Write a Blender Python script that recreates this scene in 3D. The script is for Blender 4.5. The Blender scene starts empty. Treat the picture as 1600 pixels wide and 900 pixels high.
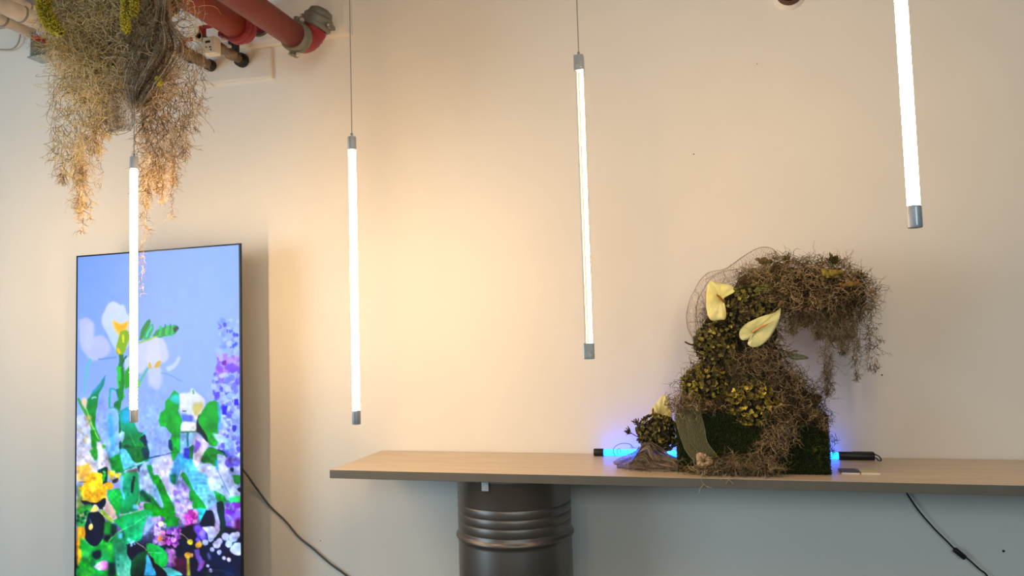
import bpy, bmesh, math, random
import numpy as np
from mathutils import Vector, Matrix

# ------------------------------------------------------------------ camera
YAW, PITCH, ROLL = math.radians(15.1), math.radians(3.49), math.radians(1.67)
FPX = 1150.0
CAM = np.array([0.0, 0.0, 1.58])
F_ = np.array([-math.sin(YAW)*math.cos(PITCH), math.cos(YAW)*math.cos(PITCH), math.sin(PITCH)])
_r = np.array([math.cos(YAW), math.sin(YAW), 0.0])
_d = np.cross(F_, _r)
R_ = _r*math.cos(ROLL) + _d*math.sin(ROLL)
D_ = -_r*math.sin(ROLL) + _d*math.cos(ROLL)
scene = bpy.context.scene
COL = scene.collection
cd = bpy.data.cameras.new('camera'); cam = bpy.data.objects.new('camera', cd); COL.objects.link(cam)
cd.sensor_width = 36.0; cd.lens = FPX/1600*36; cd.clip_start = 0.05
m3 = Matrix((R_, -D_, -F_)).transposed()
cam.matrix_world = Matrix.Translation(Vector(CAM)) @ m3.to_4x4()
scene.camera = cam
scene.view_settings.view_transform = 'Standard'
scene.view_settings.look = 'None'
scene.view_settings.gamma = 1
scene.view_settings.exposure = 0.12
scene.view_settings.use_curve_mapping = False

# ------------------------------------------------------------------ world, added fill lights
w = bpy.data.worlds.new('world'); scene.world = w; w.use_nodes = True
w.node_tree.nodes['Background'].inputs[0].default_value = (0.50, 0.66, 0.80, 1)
w.node_tree.nodes['Background'].inputs[1].default_value = 0.19

def area(name, loc, target, sx, sy, power, col):
    ld = bpy.data.lights.new(name, 'AREA'); ld.shape = 'RECTANGLE'; ld.size = sx; ld.size_y = sy
    ld.energy = power; ld.color = col
    o = bpy.data.objects.new(name, ld); COL.objects.link(o); o.location = loc
    o.rotation_euler = (Vector(target)-Vector(loc)).to_track_quat('-Z', 'Y').to_euler()
    return o
# added unseen fill lights, left and behind the camera, cooling the wall
area('cool_fill_light', (-6.5, -1.5, 1.7), (-3.0, 4.0, 0.4), 2.6, 2.6, 130, (0.50, 0.77, 1.0))
area('cool_fill_light', (1.8, -4.2, 3.1), (0.6, 4.0, 1.2), 5.0, 1.3, 95, (0.72, 0.92, 1.0))

# ------------------------------------------------------------------ helpers
WALL_Y = 3.98
TABLE_Z = 0.92
CEIL_Z = 3.83
def ray(x, y):
    x = np.asarray(x, float); y = np.asarray(y, float)
    return F_ + R_*((x-800)/FPX)[..., None] + D_*((y-450)/FPX)[..., None]
def at(x, y, Y):
    v = ray(x, y); Y = np.asarray(Y, float)
    return CAM + v*(Y/v[..., 1])[..., None]
def atz(x, y, Z):
    v = ray(x, y)
    return CAM + v*((Z-CAM[2])/v[..., 2])[..., None]
def px_scale(x, y, Y):          # metres per photo pixel at that place
    return float(np.linalg.norm(at(x+1, y, Y)-at(x, y, Y)))
def lin(c):
    c = np.asarray(c, float)/255.0
    return np.where(c <= 0.04045, c/12.92, ((c+0.055)/1.055)**2.4)
def L4(c): return (*lin(c), 1.0)

MATS = {}
def mat(name, rgb=(200, 200, 200), rough=0.5, metal=0.0, var=0.0, scale=8.0, bump=0.0, bscale=60.0,
        emit=None, estr=0.0, attr=None, trans=0.0, stretch=None, rgb2=None, spec=None, subs=0.0):
    if name in MATS: return MATS[name]
    m = bpy.data.materials.new(name); m.use_nodes = True; MATS[name] = m
    nt = m.node_tree; N = nt.nodes; K = nt.links
    b = N['Principled BSDF']
    b.inputs['Roughness'].default_value = rough; b.inputs['Metallic'].default_value = metal
    if spec is not None: b.inputs['Specular IOR Level'].default_value = spec
    b.inputs['Base Color'].default_value = L4(rgb)
    tc = N.new('ShaderNodeTexCoord'); mp = N.new('ShaderNodeMapping'); K.new(tc.outputs['Object'], mp.inputs['Vector'])
    if stretch: mp.inputs['Scale'].default_value = stretch
    src = None
    if attr:
        a = N.new('ShaderNodeAttribute'); a.attribute_name = attr; src = a.outputs['Color']
    if var > 0 or rgb2 is not None:
        nz = N.new('ShaderNodeTexNoise'); nz.inputs['Scale'].default_value = scale; nz.inputs['Detail'].default_value = 6
        K.new(mp.outputs[0], nz.inputs['Vector'])
        mx = N.new('ShaderNodeMix'); mx.data_type = 'RGBA'
        rp = N.new('ShaderNodeMapRange'); rp.inputs[1].default_value = 0.35; rp.inputs[2].default_value = 0.65
        K.new(nz.outputs[0], rp.inputs[0]); K.new(rp.outputs[0], mx.inputs[0])
        if rgb2 is not None:
            mx.inputs[6].default_value = L4(rgb); mx.inputs[7].default_value = L4(rgb2)
        else:
            c = lin(rgb)
            mx.inputs[6].default_value = (*np.clip(c*(1-var), 0, 1), 1); mx.inputs[7].default_value = (*np.clip(c*(1+var), 0, 1), 1)
        src = mx.outputs[2] if src is None else src
    if src is not None: K.new(src, b.inputs['Base Color'])
    if bump > 0:
        n2 = N.new('ShaderNodeTexNoise'); n2.inputs['Scale'].default_value = bscale; n2.inputs['Detail'].default_value = 4
        K.new(mp.outputs[0], n2.inputs['Vector'])
        bp = N.new('ShaderNodeBump'); bp.inputs['Strength'].default_value = bump; bp.inputs['Distance'].default_value = 0.01
        K.new(n2.outputs[0], bp.inputs['Height']); K.new(bp.outputs[0], b.inputs['Normal'])
    if emit is not None:
        b.inputs['Emission Color'].default_value = (*emit, 1); b.inputs['Emission Strength'].default_value = estr
    if trans > 0:
        t = N.new('ShaderNodeBsdfTransparent'); ms = N.new('ShaderNodeMixShader')
        out = N['Material Output']
        K.new(b.outputs[0], ms.inputs[1]); K.new(t.outputs[0], ms.inputs[2]); K.new(ms.outputs[0], out.inputs[0])
        ms.inputs[0].default_value = trans
        m['mixnode'] = ms.name
    return m

def tag(o, label=None, cat=None, group=None, kind=None):
    if label: o['label'] = label
    if cat: o['category'] = cat
    if group: o['group'] = group
    if kind: o['kind'] = kind
    return o
def thing(name, label, cat, loc=(0, 0, 0), rot=(0, 0, 0), group=None):
    o = bpy.data.objects.new(name, None); COL.objects.link(o); o.empty_display_size = 0.05
    o.location = [float(v) for v in loc]; o.rotation_euler = rot
    return tag(o, label, cat, group)
def put(name, me, material, parent=None, world=True, smooth=False):
    """link mesh; vertices are given in world space unless world=False"""
    o = bpy.data.objects.new(name, me); COL.objects.link(o)
    if material is not None and not me.materials: me.materials.append(material)
    if parent is not None:
        o.parent = parent
        if world:
            chain = Matrix.Identity(4); p = parent
            while p is not None:
                chain = p.matrix_basis @ p.matrix_parent_inverse.inverted().inverted() if False else (Matrix.LocRotScale(p.location, p.rotation_euler, p.scale) @ chain)
                p = p.parent
            me.transform(chain.inverted())
    if smooth: me.shade_smooth()
    return o
def mesh_np(V, F, col=None):
    V = np.asarray(V, np.float32); F = np.asarray(F, np.int32)
    me = bpy.data.meshes.new('m'); k = F.shape[1]
    me.vertices.add(len(V)); me.vertices.foreach_set('co', V.ravel())
    me.loops.add(F.size); me.loops.foreach_set('vertex_index', F.ravel())
    me.polygons.add(len(F)); me.polygons.foreach_set('loop_start', np.arange(0, F.size, k, dtype=np.int32))
    me.update(calc_edges=True)
    if col is not None:
        a = me.color_attributes.new('Col', 'FLOAT_COLOR', 'POINT')
        c = np.ones((len(V), 4), np.float32); c[:, :3] = col; a.data.foreach_set('color', c.ravel())
    return me
def bm_mesh(bm):
    me = bpy.data.meshes.new('m'); bmesh.ops.recalc_face_normals(bm, faces=bm.faces[:]); bm.to_mesh(me); bm.free(); return me
def b_box(bm, c, s, rot=None, bevel=0.0):
    M = Matrix.Translation(Vector([float(v) for v in c])) @ (rot.to_4x4() if rot else Matrix.Identity(4)) @ Matrix.Diagonal((*[float(v) for v in s], 1))
    g = bmesh.ops.create_cube(bm, size=1.0, matrix=M)
    if bevel > 0:
        es = list({e for v in g['verts'] for e in v.link_edges})
        bmesh.ops.bevel(bm, geom=es, offset=bevel, segments=2, affect='EDGES', profile=0.5)
    return bm
def b_cyl(bm, a, b, r1, r2=None, seg=24, caps=True):
    a = Vector([float(v) for v in a]); b = Vector([float(v) for v in b]); d = b-a
    M = Matrix.Translation((a+b)/2) @ d.to_track_quat('Z', 'Y').to_matrix().to_4x4()
    bmesh.ops.create_cone(bm, cap_ends=caps, segments=seg, radius1=r1, radius2=r1 if r2 is None else r2, depth=d.length, matrix=M)
    return bm
def box(name, c, s, m, parent=None, bevel=0.0, rot=None):
    return put(name, bm_mesh(b_box(bmesh.new(), c, s, rot, bevel)), m, parent)
def cyl(name, a, b, r, m, parent=None, r2=None, seg=24, smooth=True, bevel=0.0):
    bm = b_cyl(bmesh.new(), a, b, r, r2, seg)
    if bevel > 0:
        es = [e for e in bm.edges if len(e.link_faces) == 2 and any(len(f.verts) > 4 for f in e.link_faces)]
        bmesh.ops.bevel(bm, geom=es, offset=bevel, segments=2, affect='EDGES', profile=0.5)
    o = put(name, bm_mesh(bm), m, parent)
    if smooth:
        for p in o.data.polygons: p.use_smooth = len(p.vertices) == 4
    return o
def lathe(prof, origin, axis=(0, 0, 1), seg=64):
    """prof: (radius, height) along axis"""
    q = Vector(axis).to_track_quat('Z', 'Y').to_matrix()
    P = np.array(prof, float); n = len(P); a = np.linspace(0, 2*np.pi, seg, endpoint=False)
    V = np.stack([P[:, None, 0]*np.cos(a), P[:, None, 0]*np.sin(a), np.repeat(P[:, 1:2], seg, 1)], -1).reshape(-1, 3)
    V = V @ np.array(q).T + np.array(origin, float)
    i, j = np.meshgrid(np.arange(n-1), np.arange(seg), indexing='ij'); j2 = (j+1) % seg
    F = np.stack([i*seg+j, i*seg+j2, (i+1)*seg+j2, (i+1)*seg+j], -1).reshape(-1, 4)
    return mesh_np(V, F)
def tubes(P, R, sides=3, col=None):
    """P (N,n,3) polylines, R (N,n) radii -> V,F,(colour per vertex)"""
    P = np.asarray(P, float); N, n, _ = P.shape; R = np.broadcast_to(np.asarray(R, float), (N, n))
    T = np.gradient(P, axis=1); T /= np.linalg.norm(T, axis=2, keepdims=True)+1e-9
    up = np.array([0.31, 0.17, 0.23]); up = up/np.linalg.norm(up)
    A = np.cross(T, up); A /= np.linalg.norm(A, axis=2, keepdims=True)+1e-6; B = np.cross(T, A)
    a = np.arange(sides)*2*np.pi/sides
    V = P[:, :, None]+R[:, :, None, None]*(A[:, :, None]*np.cos(a)[:, None]+B[:, :, None]*np.sin(a)[:, None])
    idx = np.arange(N*n*sides).reshape(N, n, sides)
    a0 = idx[:, :-1]; a1 = idx[:, 1:]
    F = np.stack([a0, np.roll(a0, -1, 2), np.roll(a1, -1, 2), a1], -1).reshape(-1, 4)
    C = None
    if col is not None:
        c = np.asarray(col, float)
        if c.ndim == 2: c = np.repeat(c[:, None], n, 1)
        C = np.repeat(c[:, :, None], sides, 2).reshape(-1, 3)
    return V.reshape(-1, 3), F, C
def merge(parts):
    Vs, Fs, Cs = [], [], []; o = 0
    for V, F, C in parts:
        Vs.append(V); Fs.append(F+o); o += len(V); Cs.append(C)
    return np.concatenate(Vs), np.concatenate(Fs), (np.concatenate(Cs) if Cs[0] is not None else None)
def smooth_path(pts, n=40):
    P = np.array(pts, float)
    Q = np.vstack([2*P[0]-P[1], P, 2*P[-1]-P[-2]]); out = []
    m = len(P)-1
    for t in np.linspace(0, m-1e-6, n):
        i = int(t); u = t-i; p0, p1, p2, p3 = Q[i], Q[i+1], Q[i+2], Q[i+3]
        out.append(0.5*((2*p1)+(-p0+p2)*u+(2*p0-5*p1+4*p2-p3)*u*u+(-p0+3*p1-3*p2+p3)*u**3))
    return np.array(out)
def cable(name, pts, r, m, parent=None, n=40, sides=8):
    P = smooth_path(pts, n)[None]
    V, F, _ = tubes(P, r, sides)
    return put(name, mesh_np(V, F), m, parent, smooth=True)
rng = np.random.default_rng(7)

# ------------------------------------------------------------------ materials
M_wall = mat('white_wall_paint', (236, 230, 219), 0.62, var=0.018, scale=1.6, bump=0.06, bscale=90)
M_patch = mat('patched_plaster', (232, 225, 212), 0.7, var=0.03, scale=5, bump=0.15, bscale=40)
M_ceil = mat('ceiling_paint', (196, 180, 164), 0.85, var=0.06, scale=5, bump=0.3, bscale=25)
M_floor = mat('concrete_floor', (104, 103, 100), 0.5, var=0.1, scale=3, bump=0.1, bscale=20)
M_alu = mat('brushed_aluminium', (172, 180, 184), 0.38, 0.85, var=0.05, scale=40, stretch=(1, 1, .1))
M_alu_light = mat('matt_aluminium', (186, 190, 192), 0.5, 0.35)
M_black = mat('black_plastic', (14, 14, 16), 0.45)
M_cable = mat('grey_cable', (78, 76, 72), 0.5)
M_steel = mat('galvanised_steel', (178, 184, 180), 0.42, 0.7, var=0.2, scale=60)

# ------------------------------------------------------------------ structure
wl = box('wall_back', (-1.0, WALL_Y+0.1, CEIL_Z/2), (14, 0.2, CEIL_Z), M_wall); tag(wl, 'long off-white painted wall behind the table and screen', kind='structure')
fl = box('floor', (-1.0, 0, -0.05), (14, 8.2, 0.1), M_floor); tag(fl, 'grey concrete floor', kind='structure')
ce = box('ceiling', (-1.0, 1.2, CEIL_Z+0.06), (14, 5.8, 0.12), M_ceil); tag(ce, 'rough beige ceiling', kind='structure')
def plate(name, pts, proud, m, parent=None):
    """polygon given by photo pixels on the wall plane, standing proud of it"""
    W = [at(x, y, WALL_Y-proud) for x, y in pts]
    bm = bmesh.new(); f = bm.faces.new([bm.verts.new(p) for p in W])
    ex = bmesh.ops.extrude_face_region(bm, geom=[f]); vs = [g for g in ex['geom'] if isinstance(g, bmesh.types.BMVert)]
    bmesh.ops.translate(bm, vec=(0, proud+0.002, 0), verts=vs)
    es = [e for e in bm.edges if all(abs(v.co.y-(WALL_Y-proud)) < 1e-5 for v in e.verts)]
    bmesh.ops.bevel(bm, geom=es, offset=proud*0.7, segments=2, affect='EDGES', profile=0.6)
    return put(name, bm_mesh(bm), m, parent)
t1 = plate('trim_1', [(300, -60), (543, -80), (545, 51), (423, 69), (300, 90)], 0.05, M_patch)
tag(t1, 'raised plaster panel around the red pipe penetrations', kind='structure')
t2 = plate('trim_2', [(236, 84), (423, 73), (425, 122), (330, 131), (236, 140)], 0.022, M_patch)
tag(t2, 'lower raised plaster panel under the small valves', kind='structure')
M_dot = mat('dark_hole', (40, 34, 30), 0.9)
for x, y, r in [(1084, 241, .0035), (1568, 861, .006), (1183, 100, .0025), (501, 845, .003), (1378, 586, .004)]:
    c = at(x, y, WALL_Y)
    cyl('nail_hole', c+np.array([0, -.0008, 0]), c+np.array([0, .004, 0]), r, M_dot, wl, seg=10)

# ------------------------------------------------------------------ ceiling corner: wrapped pipes, strut
M_wrap = mat('white_pipe_wrap', (212, 198, 180), 0.6, var=0.1, scale=14, bump=0.35, bscale=24)
M_band = mat('wrap_band', (140, 130, 118), 0.6)
def wrapped_pipe(x, y, Yp, r, y0, y1, label, joints):
    c = at(x, y, Yp); t = thing('wrapped_pipe', label, 'pipe', (c[0], y1, c[2]), group=None)
    P = []; n = 90
    for i in range(n+1):
        yy = y1-(y1-y0)*i/n; P.append((r*(1+.035*math.sin(i*1.7)+.03*math.sin(i*.53)), (y1-yy)))
    put('wrap', lathe(P, (c[0], y1, c[2]), (0, -1, 0), 28), M_wrap, t, smooth=True)
    for j in joints:
        put('band', lathe([(r*1.0, 0), (r*1.075, .003), (r*1.075, .015), (r*1.0, .018)], (c[0], j, c[2]), (0, -1, 0), 28), M_band, t, smooth=True)
    return t
wrapped_pipe(28, 40, 3.80, .046, 2.2, 3.90, 'lumpy white wrapped pipe in top left corner, lowest of the three', [3.2, 3.5, 3.7])
wrapped_pipe(52, 30, 3.70, .055, 2.2, 3.92, 'thickest lumpy white wrapped pipe in top left corner, middle of the three', [3.1, 3.42, 3.62])
wrapped_pipe(56, 16, 3.70, .026, 2.2, 3.94, 'thinnest white wrapped pipe in top left corner, uppermost of the three', [3.0, 3.38, 3.66])
M_red = mat('red_paint', (170, 40, 38), 0.45, var=.1, scale=30)
c0 = at(47, 50, 3.86); c1 = at(76, 84, 3.86)
t = thing('strut_bracket', 'galvanised strut channel bracket with red clip under the wrapped pipes', 'bracket', ((c0[0]+c1[0])/2, 3.9, c1[2]))
cx, cz = (c0[0]+c1[0])/2, (c0[2]+c1[2])/2; W = c1[0]-c0[0]; H = c0[2]-c1[2]
bm = bmesh.new(); b_box(bm, (cx-W/2+.004, 3.92, cz), (.008, .12, H)); b_box(bm, (cx, 3.975, cz), (W, .008, H)); b_box(bm, (cx, 3.92, cz-H/2), (W+.05, .12, .008))
put('channel', bm_mesh(bm), M_steel, t)
bm = bmesh.new(); b_box(bm, (cx-.01, 3.85, cz+.03), (.05, .05, .03), bevel=.006); b_cyl(bm, (cx+.0, 3.88, cz+.03), (cx+.05, 3.87, cz-.005), .012)
put('clip', bm_mesh(bm), M_red, t)
cb = cable('wire_loop', [at(x, y, 3.95) for x, y in [(-6, 77), (10, 78), (20, 76), (28, 68), (33, 50), (37, 38)]], .005, mat('pale_wire', (170, 155, 138), .6), n=30)
tag(cb, 'pale wire curving down the wall in the top left corner', 'wire')

# ------------------------------------------------------------------ red pipes
M_pipeA = mat('orange_red_pipe', (152, 56, 28), 0.5, var=.12, scale=12, bump=.08, bscale=30)
M_pipeB = mat('brown_red_pipe', (126, 46, 34), 0.5, var=.14, scale=12, bump=.08, bscale=30)
M_coup = mat('crimson_coupling', (150, 32, 40), 0.42, var=.1, scale=14)
M_grey = mat('grey_cast_coupling', (122, 120, 108), 0.5, .3, var=.12, scale=20, bump=.15, bscale=40)
M_rust = mat('rusty_sleeve', (120, 96, 62), 0.8, var=.25, scale=30, bump=.3, bscale=60)
M_bolt = mat('bolt_zinc', (214, 208, 190), 0.35, .5)
def coupling(name, c, r, wd, m, parent, lugs, axis=(0, 1, 0)):
    o = put(name, lathe([(r*.9, -wd/2), (r*1.12, -wd/2), (r*1.24, -wd*.36), (r*1.24, -wd*.1), (r*1.16, 0), (r*1.24, wd*.1), (r*1.24, wd*.36), (r*1.12, wd/2), (r*.9, wd/2)], c, axis, 40), m, parent, smooth=True)
    ax = Vector(axis).normalized()
    for ang in lugs:
        v = (Vector((1, 0, 0))*math.cos(ang)+Vector((0, 0, 1))*math.sin(ang)); v = (v-ax*v.dot(ax)).normalized()
        p = Vector([float(q) for q in c])+v*r*1.38
        bm = bmesh.new(); b_box(bm, p, (r*.36, wd*.8, r*.36), bevel=r*.05); put('lug', bm_mesh(bm), m, o)
        bm = bmesh.new(); b_cyl(bm, p-ax.cross(v)*r*.5, p+ax.cross(v)*r*.5, r*.12, seg=6); b_cyl(bm, p-ax.cross(v)*r*.38, p-ax.cross(v)*r*.24, r*.2, seg=6); b_cyl(bm, p+ax.cross(v)*r*.38, p+ax.cross(v)*r*.24, r*.2, seg=6)
        put('bolt', bm_mesh(bm), M_bolt, o)
    return o
# left pipe
cA = at(372, 42, 3.62); rA = .078
t = thing('sprinkler_pipe', 'orange-red pipe beside the hanging moss, ending in a crimson coupling', 'pipe', (cA[0], 3.62, cA[2]))
cyl('pipe', (cA[0], 1.6, cA[2]), (cA[0], 3.60, cA[2]), rA, M_pipeA, t, seg=40)
coupling('coupling', (cA[0], 3.62, cA[2]), rA, .075, M_coup, t, [math.radians(200), math.radians(20)])
cyl('end_cap', (cA[0], 3.64, cA[2]), (cA[0], 3.70, cA[2]), rA*.96, M_coup, t, seg=40, bevel=.012)
# middle pipe entering wall
cM = at(409, 38, 3.95); rM = .066
t = thing('sprinkler_pipe', 'short crimson pipe entering the wall through a rusty round sleeve', 'pipe', (cM[0], 3.97, cM[2]))
cyl('pipe', (cM[0], 3.35, cM[2]), (cM[0], 3.965, cM[2]), rM, M_coup, t, seg=40)
coupling('coupling', (cM[0], 3.62, cM[2]), rM, .07, M_coup, t, [math.radians(250), math.radians(70)])
put('sleeve', lathe([(rM*1.05, 3.97), (rM*1.05, 3.925), (rM*1.32, 3.915), (rM*1.36, 3.97)], (cM[0], 0, cM[2]), (0, 1, 0), 40), M_rust, t, smooth=True)
# right pipe with elbow
cB = at(463, 58, 3.66); rB = .072
t = thing('sprinkler_pipe', 'long brown-red pipe with grey bolted coupling and upturned elbow at the wall', 'pipe', (cB[0], 3.66, cB[2]))
cyl('pipe', (cB[0], 1.5, cB[2]), (cB[0], 3.66, cB[2]), rB, M_pipeB, t, seg=40)
coupling('coupling', (cB[0], 3.66, cB[2]), rB, .07, M_grey, t, [math.radians(262), math.radians(82)])
up = np.array([.42, 0, .9]); up /= np.linalg.norm(up)
arc = []
for k in range(9):
    a = k/8*math.pi/2; arc.append(np.array([cB[0], 3.69, cB[2]])+np.array([0, math.sin(a)*.1, 0])+up*(1-math.cos(a))*.1)
V, F, _ = tubes(np.array(arc)[None], rB*1.02, 28); put('elbow', mesh_np(V, F), M_coup, t, smooth=True)
ec = arc[-1]+up*.045
coupling('coupling', ec, rB*.98, .075, M_grey, t, [math.radians(-15), math.radians(165)], tuple(up))
put('end_cap', lathe([(rB*.98, -.03), (rB*1.0, .02), (rB*.9, .04), (rB*.5, .055), (0.001, .058)], ec+up*.03, tuple(up), 36), M_grey, t, smooth=True)

# hole sleeve at the top of the wall
cH = at(1233, -8, WALL_Y)
t = thing('wall_sleeve', 'round brown pipe sleeve in plaster ring at the top of the wall', 'pipe sleeve', (cH[0], 3.98, cH[2]))
put('sleeve', lathe([(.052, 3.985), (.052, 3.93), (.06, 3.925), (.066, 3.93), (.066, 3.98)], (cH[0], 0, cH[2]), (0, 1, 0), 40), mat('brown_sleeve', (88, 56, 40), .6, var=.2, scale=30), t, smooth=True)
put('plaster_ring', lathe([(.064, 3.955), (.072, 3.962), (.078, 3.97), (.084, 3.982)], (cH[0], 0, cH[2]), (0, 1, 0), 40), M_patch, t, smooth=True)
cyl('pipe_stub', (cH[0], 3.94, cH[2]), (cH[0], 3.982, cH[2]), .045, mat('dark_pipe', (44, 26, 20), .6), t)

# small valves
M_brass = mat('dull_brass_pipe', (142, 122, 98), 0.5, .4, var=.15, scale=30)
M_white = mat('white_plastic', (226, 218, 200), 0.45)
def valve(x, y, r, blk, label, length=.42, boxed=False):
    c = at(x, y, WALL_Y-.03)
    t = thing('valve_pipe', label, 'valve', (c[0], 3.97, c[2]))
    P = [(r*.9, 0), (r*.9, .1), (r*1.15, .105), (r*1.15, .14), (r*.85, .145), (r*.85, .2), (r*1.1, .205), (r*1.1, .24), (r*.75, .245), (r*.75, length)]
    put('pipe', lathe(P, (c[0], 3.96, c[2]), (0, -1, 0), 24), M_brass, t, smooth=True)
    put('flange', lathe([(r*.8, -.0), (blk, .0), (blk*1.03, .01), (blk*1.0, .035), (r*.85, .045)], (c[0], 3.955, c[2]), (0, -1, 0), 30), M_black, t, smooth=True)
    bm = bmesh.new(); b_box(bm, (c[0], 3.96-length+.03, c[2]+r*1.4), (.03, .03, r*1.6)); b_box(bm, (c[0]+.025, 3.96-length+.03, c[2]+r*2.1), (.085, .02, .02), bevel=.005)
    put('handle', bm_mesh(bm), M_red, t)
    return t, c
t, c = valve(379, 95, .030, .043, 'valve pipe with thick black wall flange and white meter box')
b0 = at(331, 73, 3.56)
bm = bmesh.new(); b_box(bm, b0, (.082, .06, .10), bevel=.008); mb = put('meter_box', bm_mesh(bm), M_white, t)
for dx, dz, w_, h_ in [(-.004, .018, .03, .012), (.012, -.014, .008, .008), (-.014, -.012, .007, .007), (.016, -.03, .006, .006)]:
    box('display' if w_ > .02 else 'button', b0+np.array([dx, -.031, dz]), (w_, .004, h_), M_black, mb)
bm = bmesh.new(); p = at(368, 75, 3.86); b_box(bm, p, (.034, .03, .085)); b_box(bm, p+np.array([-.012, 0, .035]), (.06, .03, .02)); put('hanger', bm_mesh(bm), M_black, t)
valve(330, 103, .032, .036, 'short brass valve pipe with black collar, lower of the two small ones', .30)
t, c = valve(300, 92, .024, .03, 'small valve pipe with red handle half hidden behind the hanging moss', .5)

# ------------------------------------------------------------------ hanging tube lamps
WARM = (1.0, 0.645, 0.32)
M_tube = mat('lit_warm_tube', (255, 246, 232), .4, emit=WARM, estr=82)
M_tube_soft = mat('lit_tube_side', (150, 140, 128), .4, emit=(1.0, .86, .68), estr=.30)
M_cord = mat('steel_cord', (150, 148, 138), .4, .3)
def tube_lamp(px, Y, ytop, ybot, label, r=.0165, split=False, ztop=None, at3=None):
    b = at(px, ybot, Y); x = b[0]; z0 = b[2]; z1 = ztop if ztop else at(px, ytop, Y)[2]
    if at3: x, Y, z0, z1 = at3
    t = thing('tube_lamp', label, 'tube lamp', (x, Y, z0), group='vertical tube lamps hanging in front of the wall')
    capb, capt = .058, .058
    if not split:
        cyl('diffuser', (x, Y, z0+capb), (x, Y, z1-capt), r*.93, M_tube, t, seg=20)
        for a, b_, n in ((z0, z0+capb, 'bottom_cap'), (z1-capt, z1, 'top_cap')):
            cyl(n, (x, Y, a), (x, Y, b_), r*1.08, M_alu_light, t, seg=24, bevel=.002)
            lo = (a+b_)/2
            box('cap_groove', (x, Y-r*1.07, lo), (.004, .003, capb*.8), M_alu, bpy_last(n))
    else:
        cyl('diffuser', (x+.0085, Y-.004, z0+capb), (x+.0085, Y-.004, z1-capt), .0072, M_tube, t, seg=16)
        bm = b_box(bmesh.new(), (x-.0112, Y, (z0+z1)/2), (.0085, .022, z1-z0-2*capb), bevel=.002); put('side_strip', bm_mesh(bm), M_tube_soft, t)
        box('channel', (x-.001, Y+.012, (z0+z1)/2), (.034, .006, z1-z0-2*capb), mat('tan_lamp_channel', (46, 36, 27), .8), t)
        for a, b_, n in ((z0, z0+capb+.005, 'bottom_cap'), (z1-capt-.005, z1, 'top_cap')):
            box(n, (x, Y, (a+b_)/2), (.038, .036, b_-a), M_alu, t, bevel=.002)
            box('latch', (x+.002, Y-.019, (a+b_)/2-.012), (.022, .004, .022), M_steel, bpy_last(n), bevel=.001)
    cable('cord', [(x, Y, z1-.005), (x, Y, (z1+CEIL_Z)/2), (x, Y, CEIL_Z)], .0022, M_cord, t, n=4, sides=6)
    cyl('cord_grip', (x, Y, z1-.002), (x, Y, z1+.014), .0055, M_alu, t, seg=12)
    cyl('ceiling_hook', (x, Y, CEIL_Z-.02), (x, Y, CEIL_Z), .018, M_steel, t, seg=16)
    return t
def bpy_last(n):
    # caps of the lamp built last
    return [o for o in COL.objects if o.name.split('.')[0] == n][-1]
tube_lamp(208.5, 2.76, 245, 660, 'lit white tube lamp hanging in front of the flower screen')
tube_lamp(557, 2.80, 213, 663, 'lit white tube lamp hanging between the screen and the left end of the table')
tube_lamp(921, 2.88, 85, 561, 'double strip tube lamp with square grey caps over the table, left of the moss arch', split=True)
tube_lamp(1430, 2.10, 0, 356, 'thickest lit tube lamp reaching above the photo, right of the moss arch', ztop=3.03)
# extra lamps added out of view to even out the warm wall light
tube_lamp(0, 1, 0, 1, 'added unseen tube lamp further left, evening out the warm light', at3=(-4.15, 2.75, 1.35, 2.57))
tube_lamp(0, 1, 0, 1, 'added unseen tube lamp behind the camera, evening out the warm light', at3=(-1.2, -0.9, 1.9, 3.1))

# ------------------------------------------------------------------ the screen picture (painted as vertex colours)
S = 2.0; OX, OY = 108, 366; CW, CH = int(284*S), int(640*S)
canvas = np.zeros((CH, CW, 3)); 
yy, xx = np.mgrid[0:CH, 0:CW]; pxX = OX+xx/S; pxY = OY+yy/S
PAN = {'A': (110, 460, 900/140), 'B': (240, 460, 900/140), 'C': (110, 580, 900/140), 'D': (240, 580, 900/140),
       'E': (110, 700, 900/140), 'F': (240, 700, 900/140), 'G': (110, 780, 7.5), 'H': (240, 780, 7.5)}
def cv(pan, pts):
    ox, oy, s = PAN[pan]; p = np.array(pts, float)
    return np.stack([(ox+p[..., 0]/s-OX)*S, (oy+p[..., 1]/s-OY)*S], -1)
def blur(a, k):
    if k < 1: return a
    for _ in range(2):
        for ax in (0, 1):
            c = np.cumsum(np.pad(a, [(k+1, k) if i == ax else (0, 0) for i in range(2)], mode='edge'), axis=ax)
            a = (np.take(c, np.arange(2*k+1, c.shape[ax]), ax)-np.take(c, np.arange(0, c.shape[ax]-2*k-1), ax))/(2*k+1)
    return a
def comp(x0, y0, mask, col):
    h, w_ = mask.shape; sub = canvas[y0:y0+h, x0:x0+w_]
    sub[:] = sub*(1-mask[..., None])+col*mask[..., None]
def raster(P, soft):
    pad = int(soft*2+3)
    x0 = max(0, int(P[:, 0].min())-pad); x1 = min(CW, int(P[:, 0].max())+pad+1); y0 = max(0, int(P[:, 1].min())-pad); y1 = min(CH, int(P[:, 1].max())+pad+1)
    if x1 <= x0+1 or y1 <= y0+1: return None
    Y, X = np.mgrid[y0:y1, x0:x1]; X = X+.5; Y = Y+.5; ins = np.zeros(X.shape, bool); n = len(P)
    for i in range(n):
        xa, ya = P[i]; xb, yb = P[(i+1) % n]
        if ya == yb: continue
        c = ((ya > Y) != (yb > Y)) & (X < (xb-xa)*(Y-ya)/(yb-ya)+xa); ins ^= c
    return x0, y0, blur(ins.astype(float), int(soft)), X, Y
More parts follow.
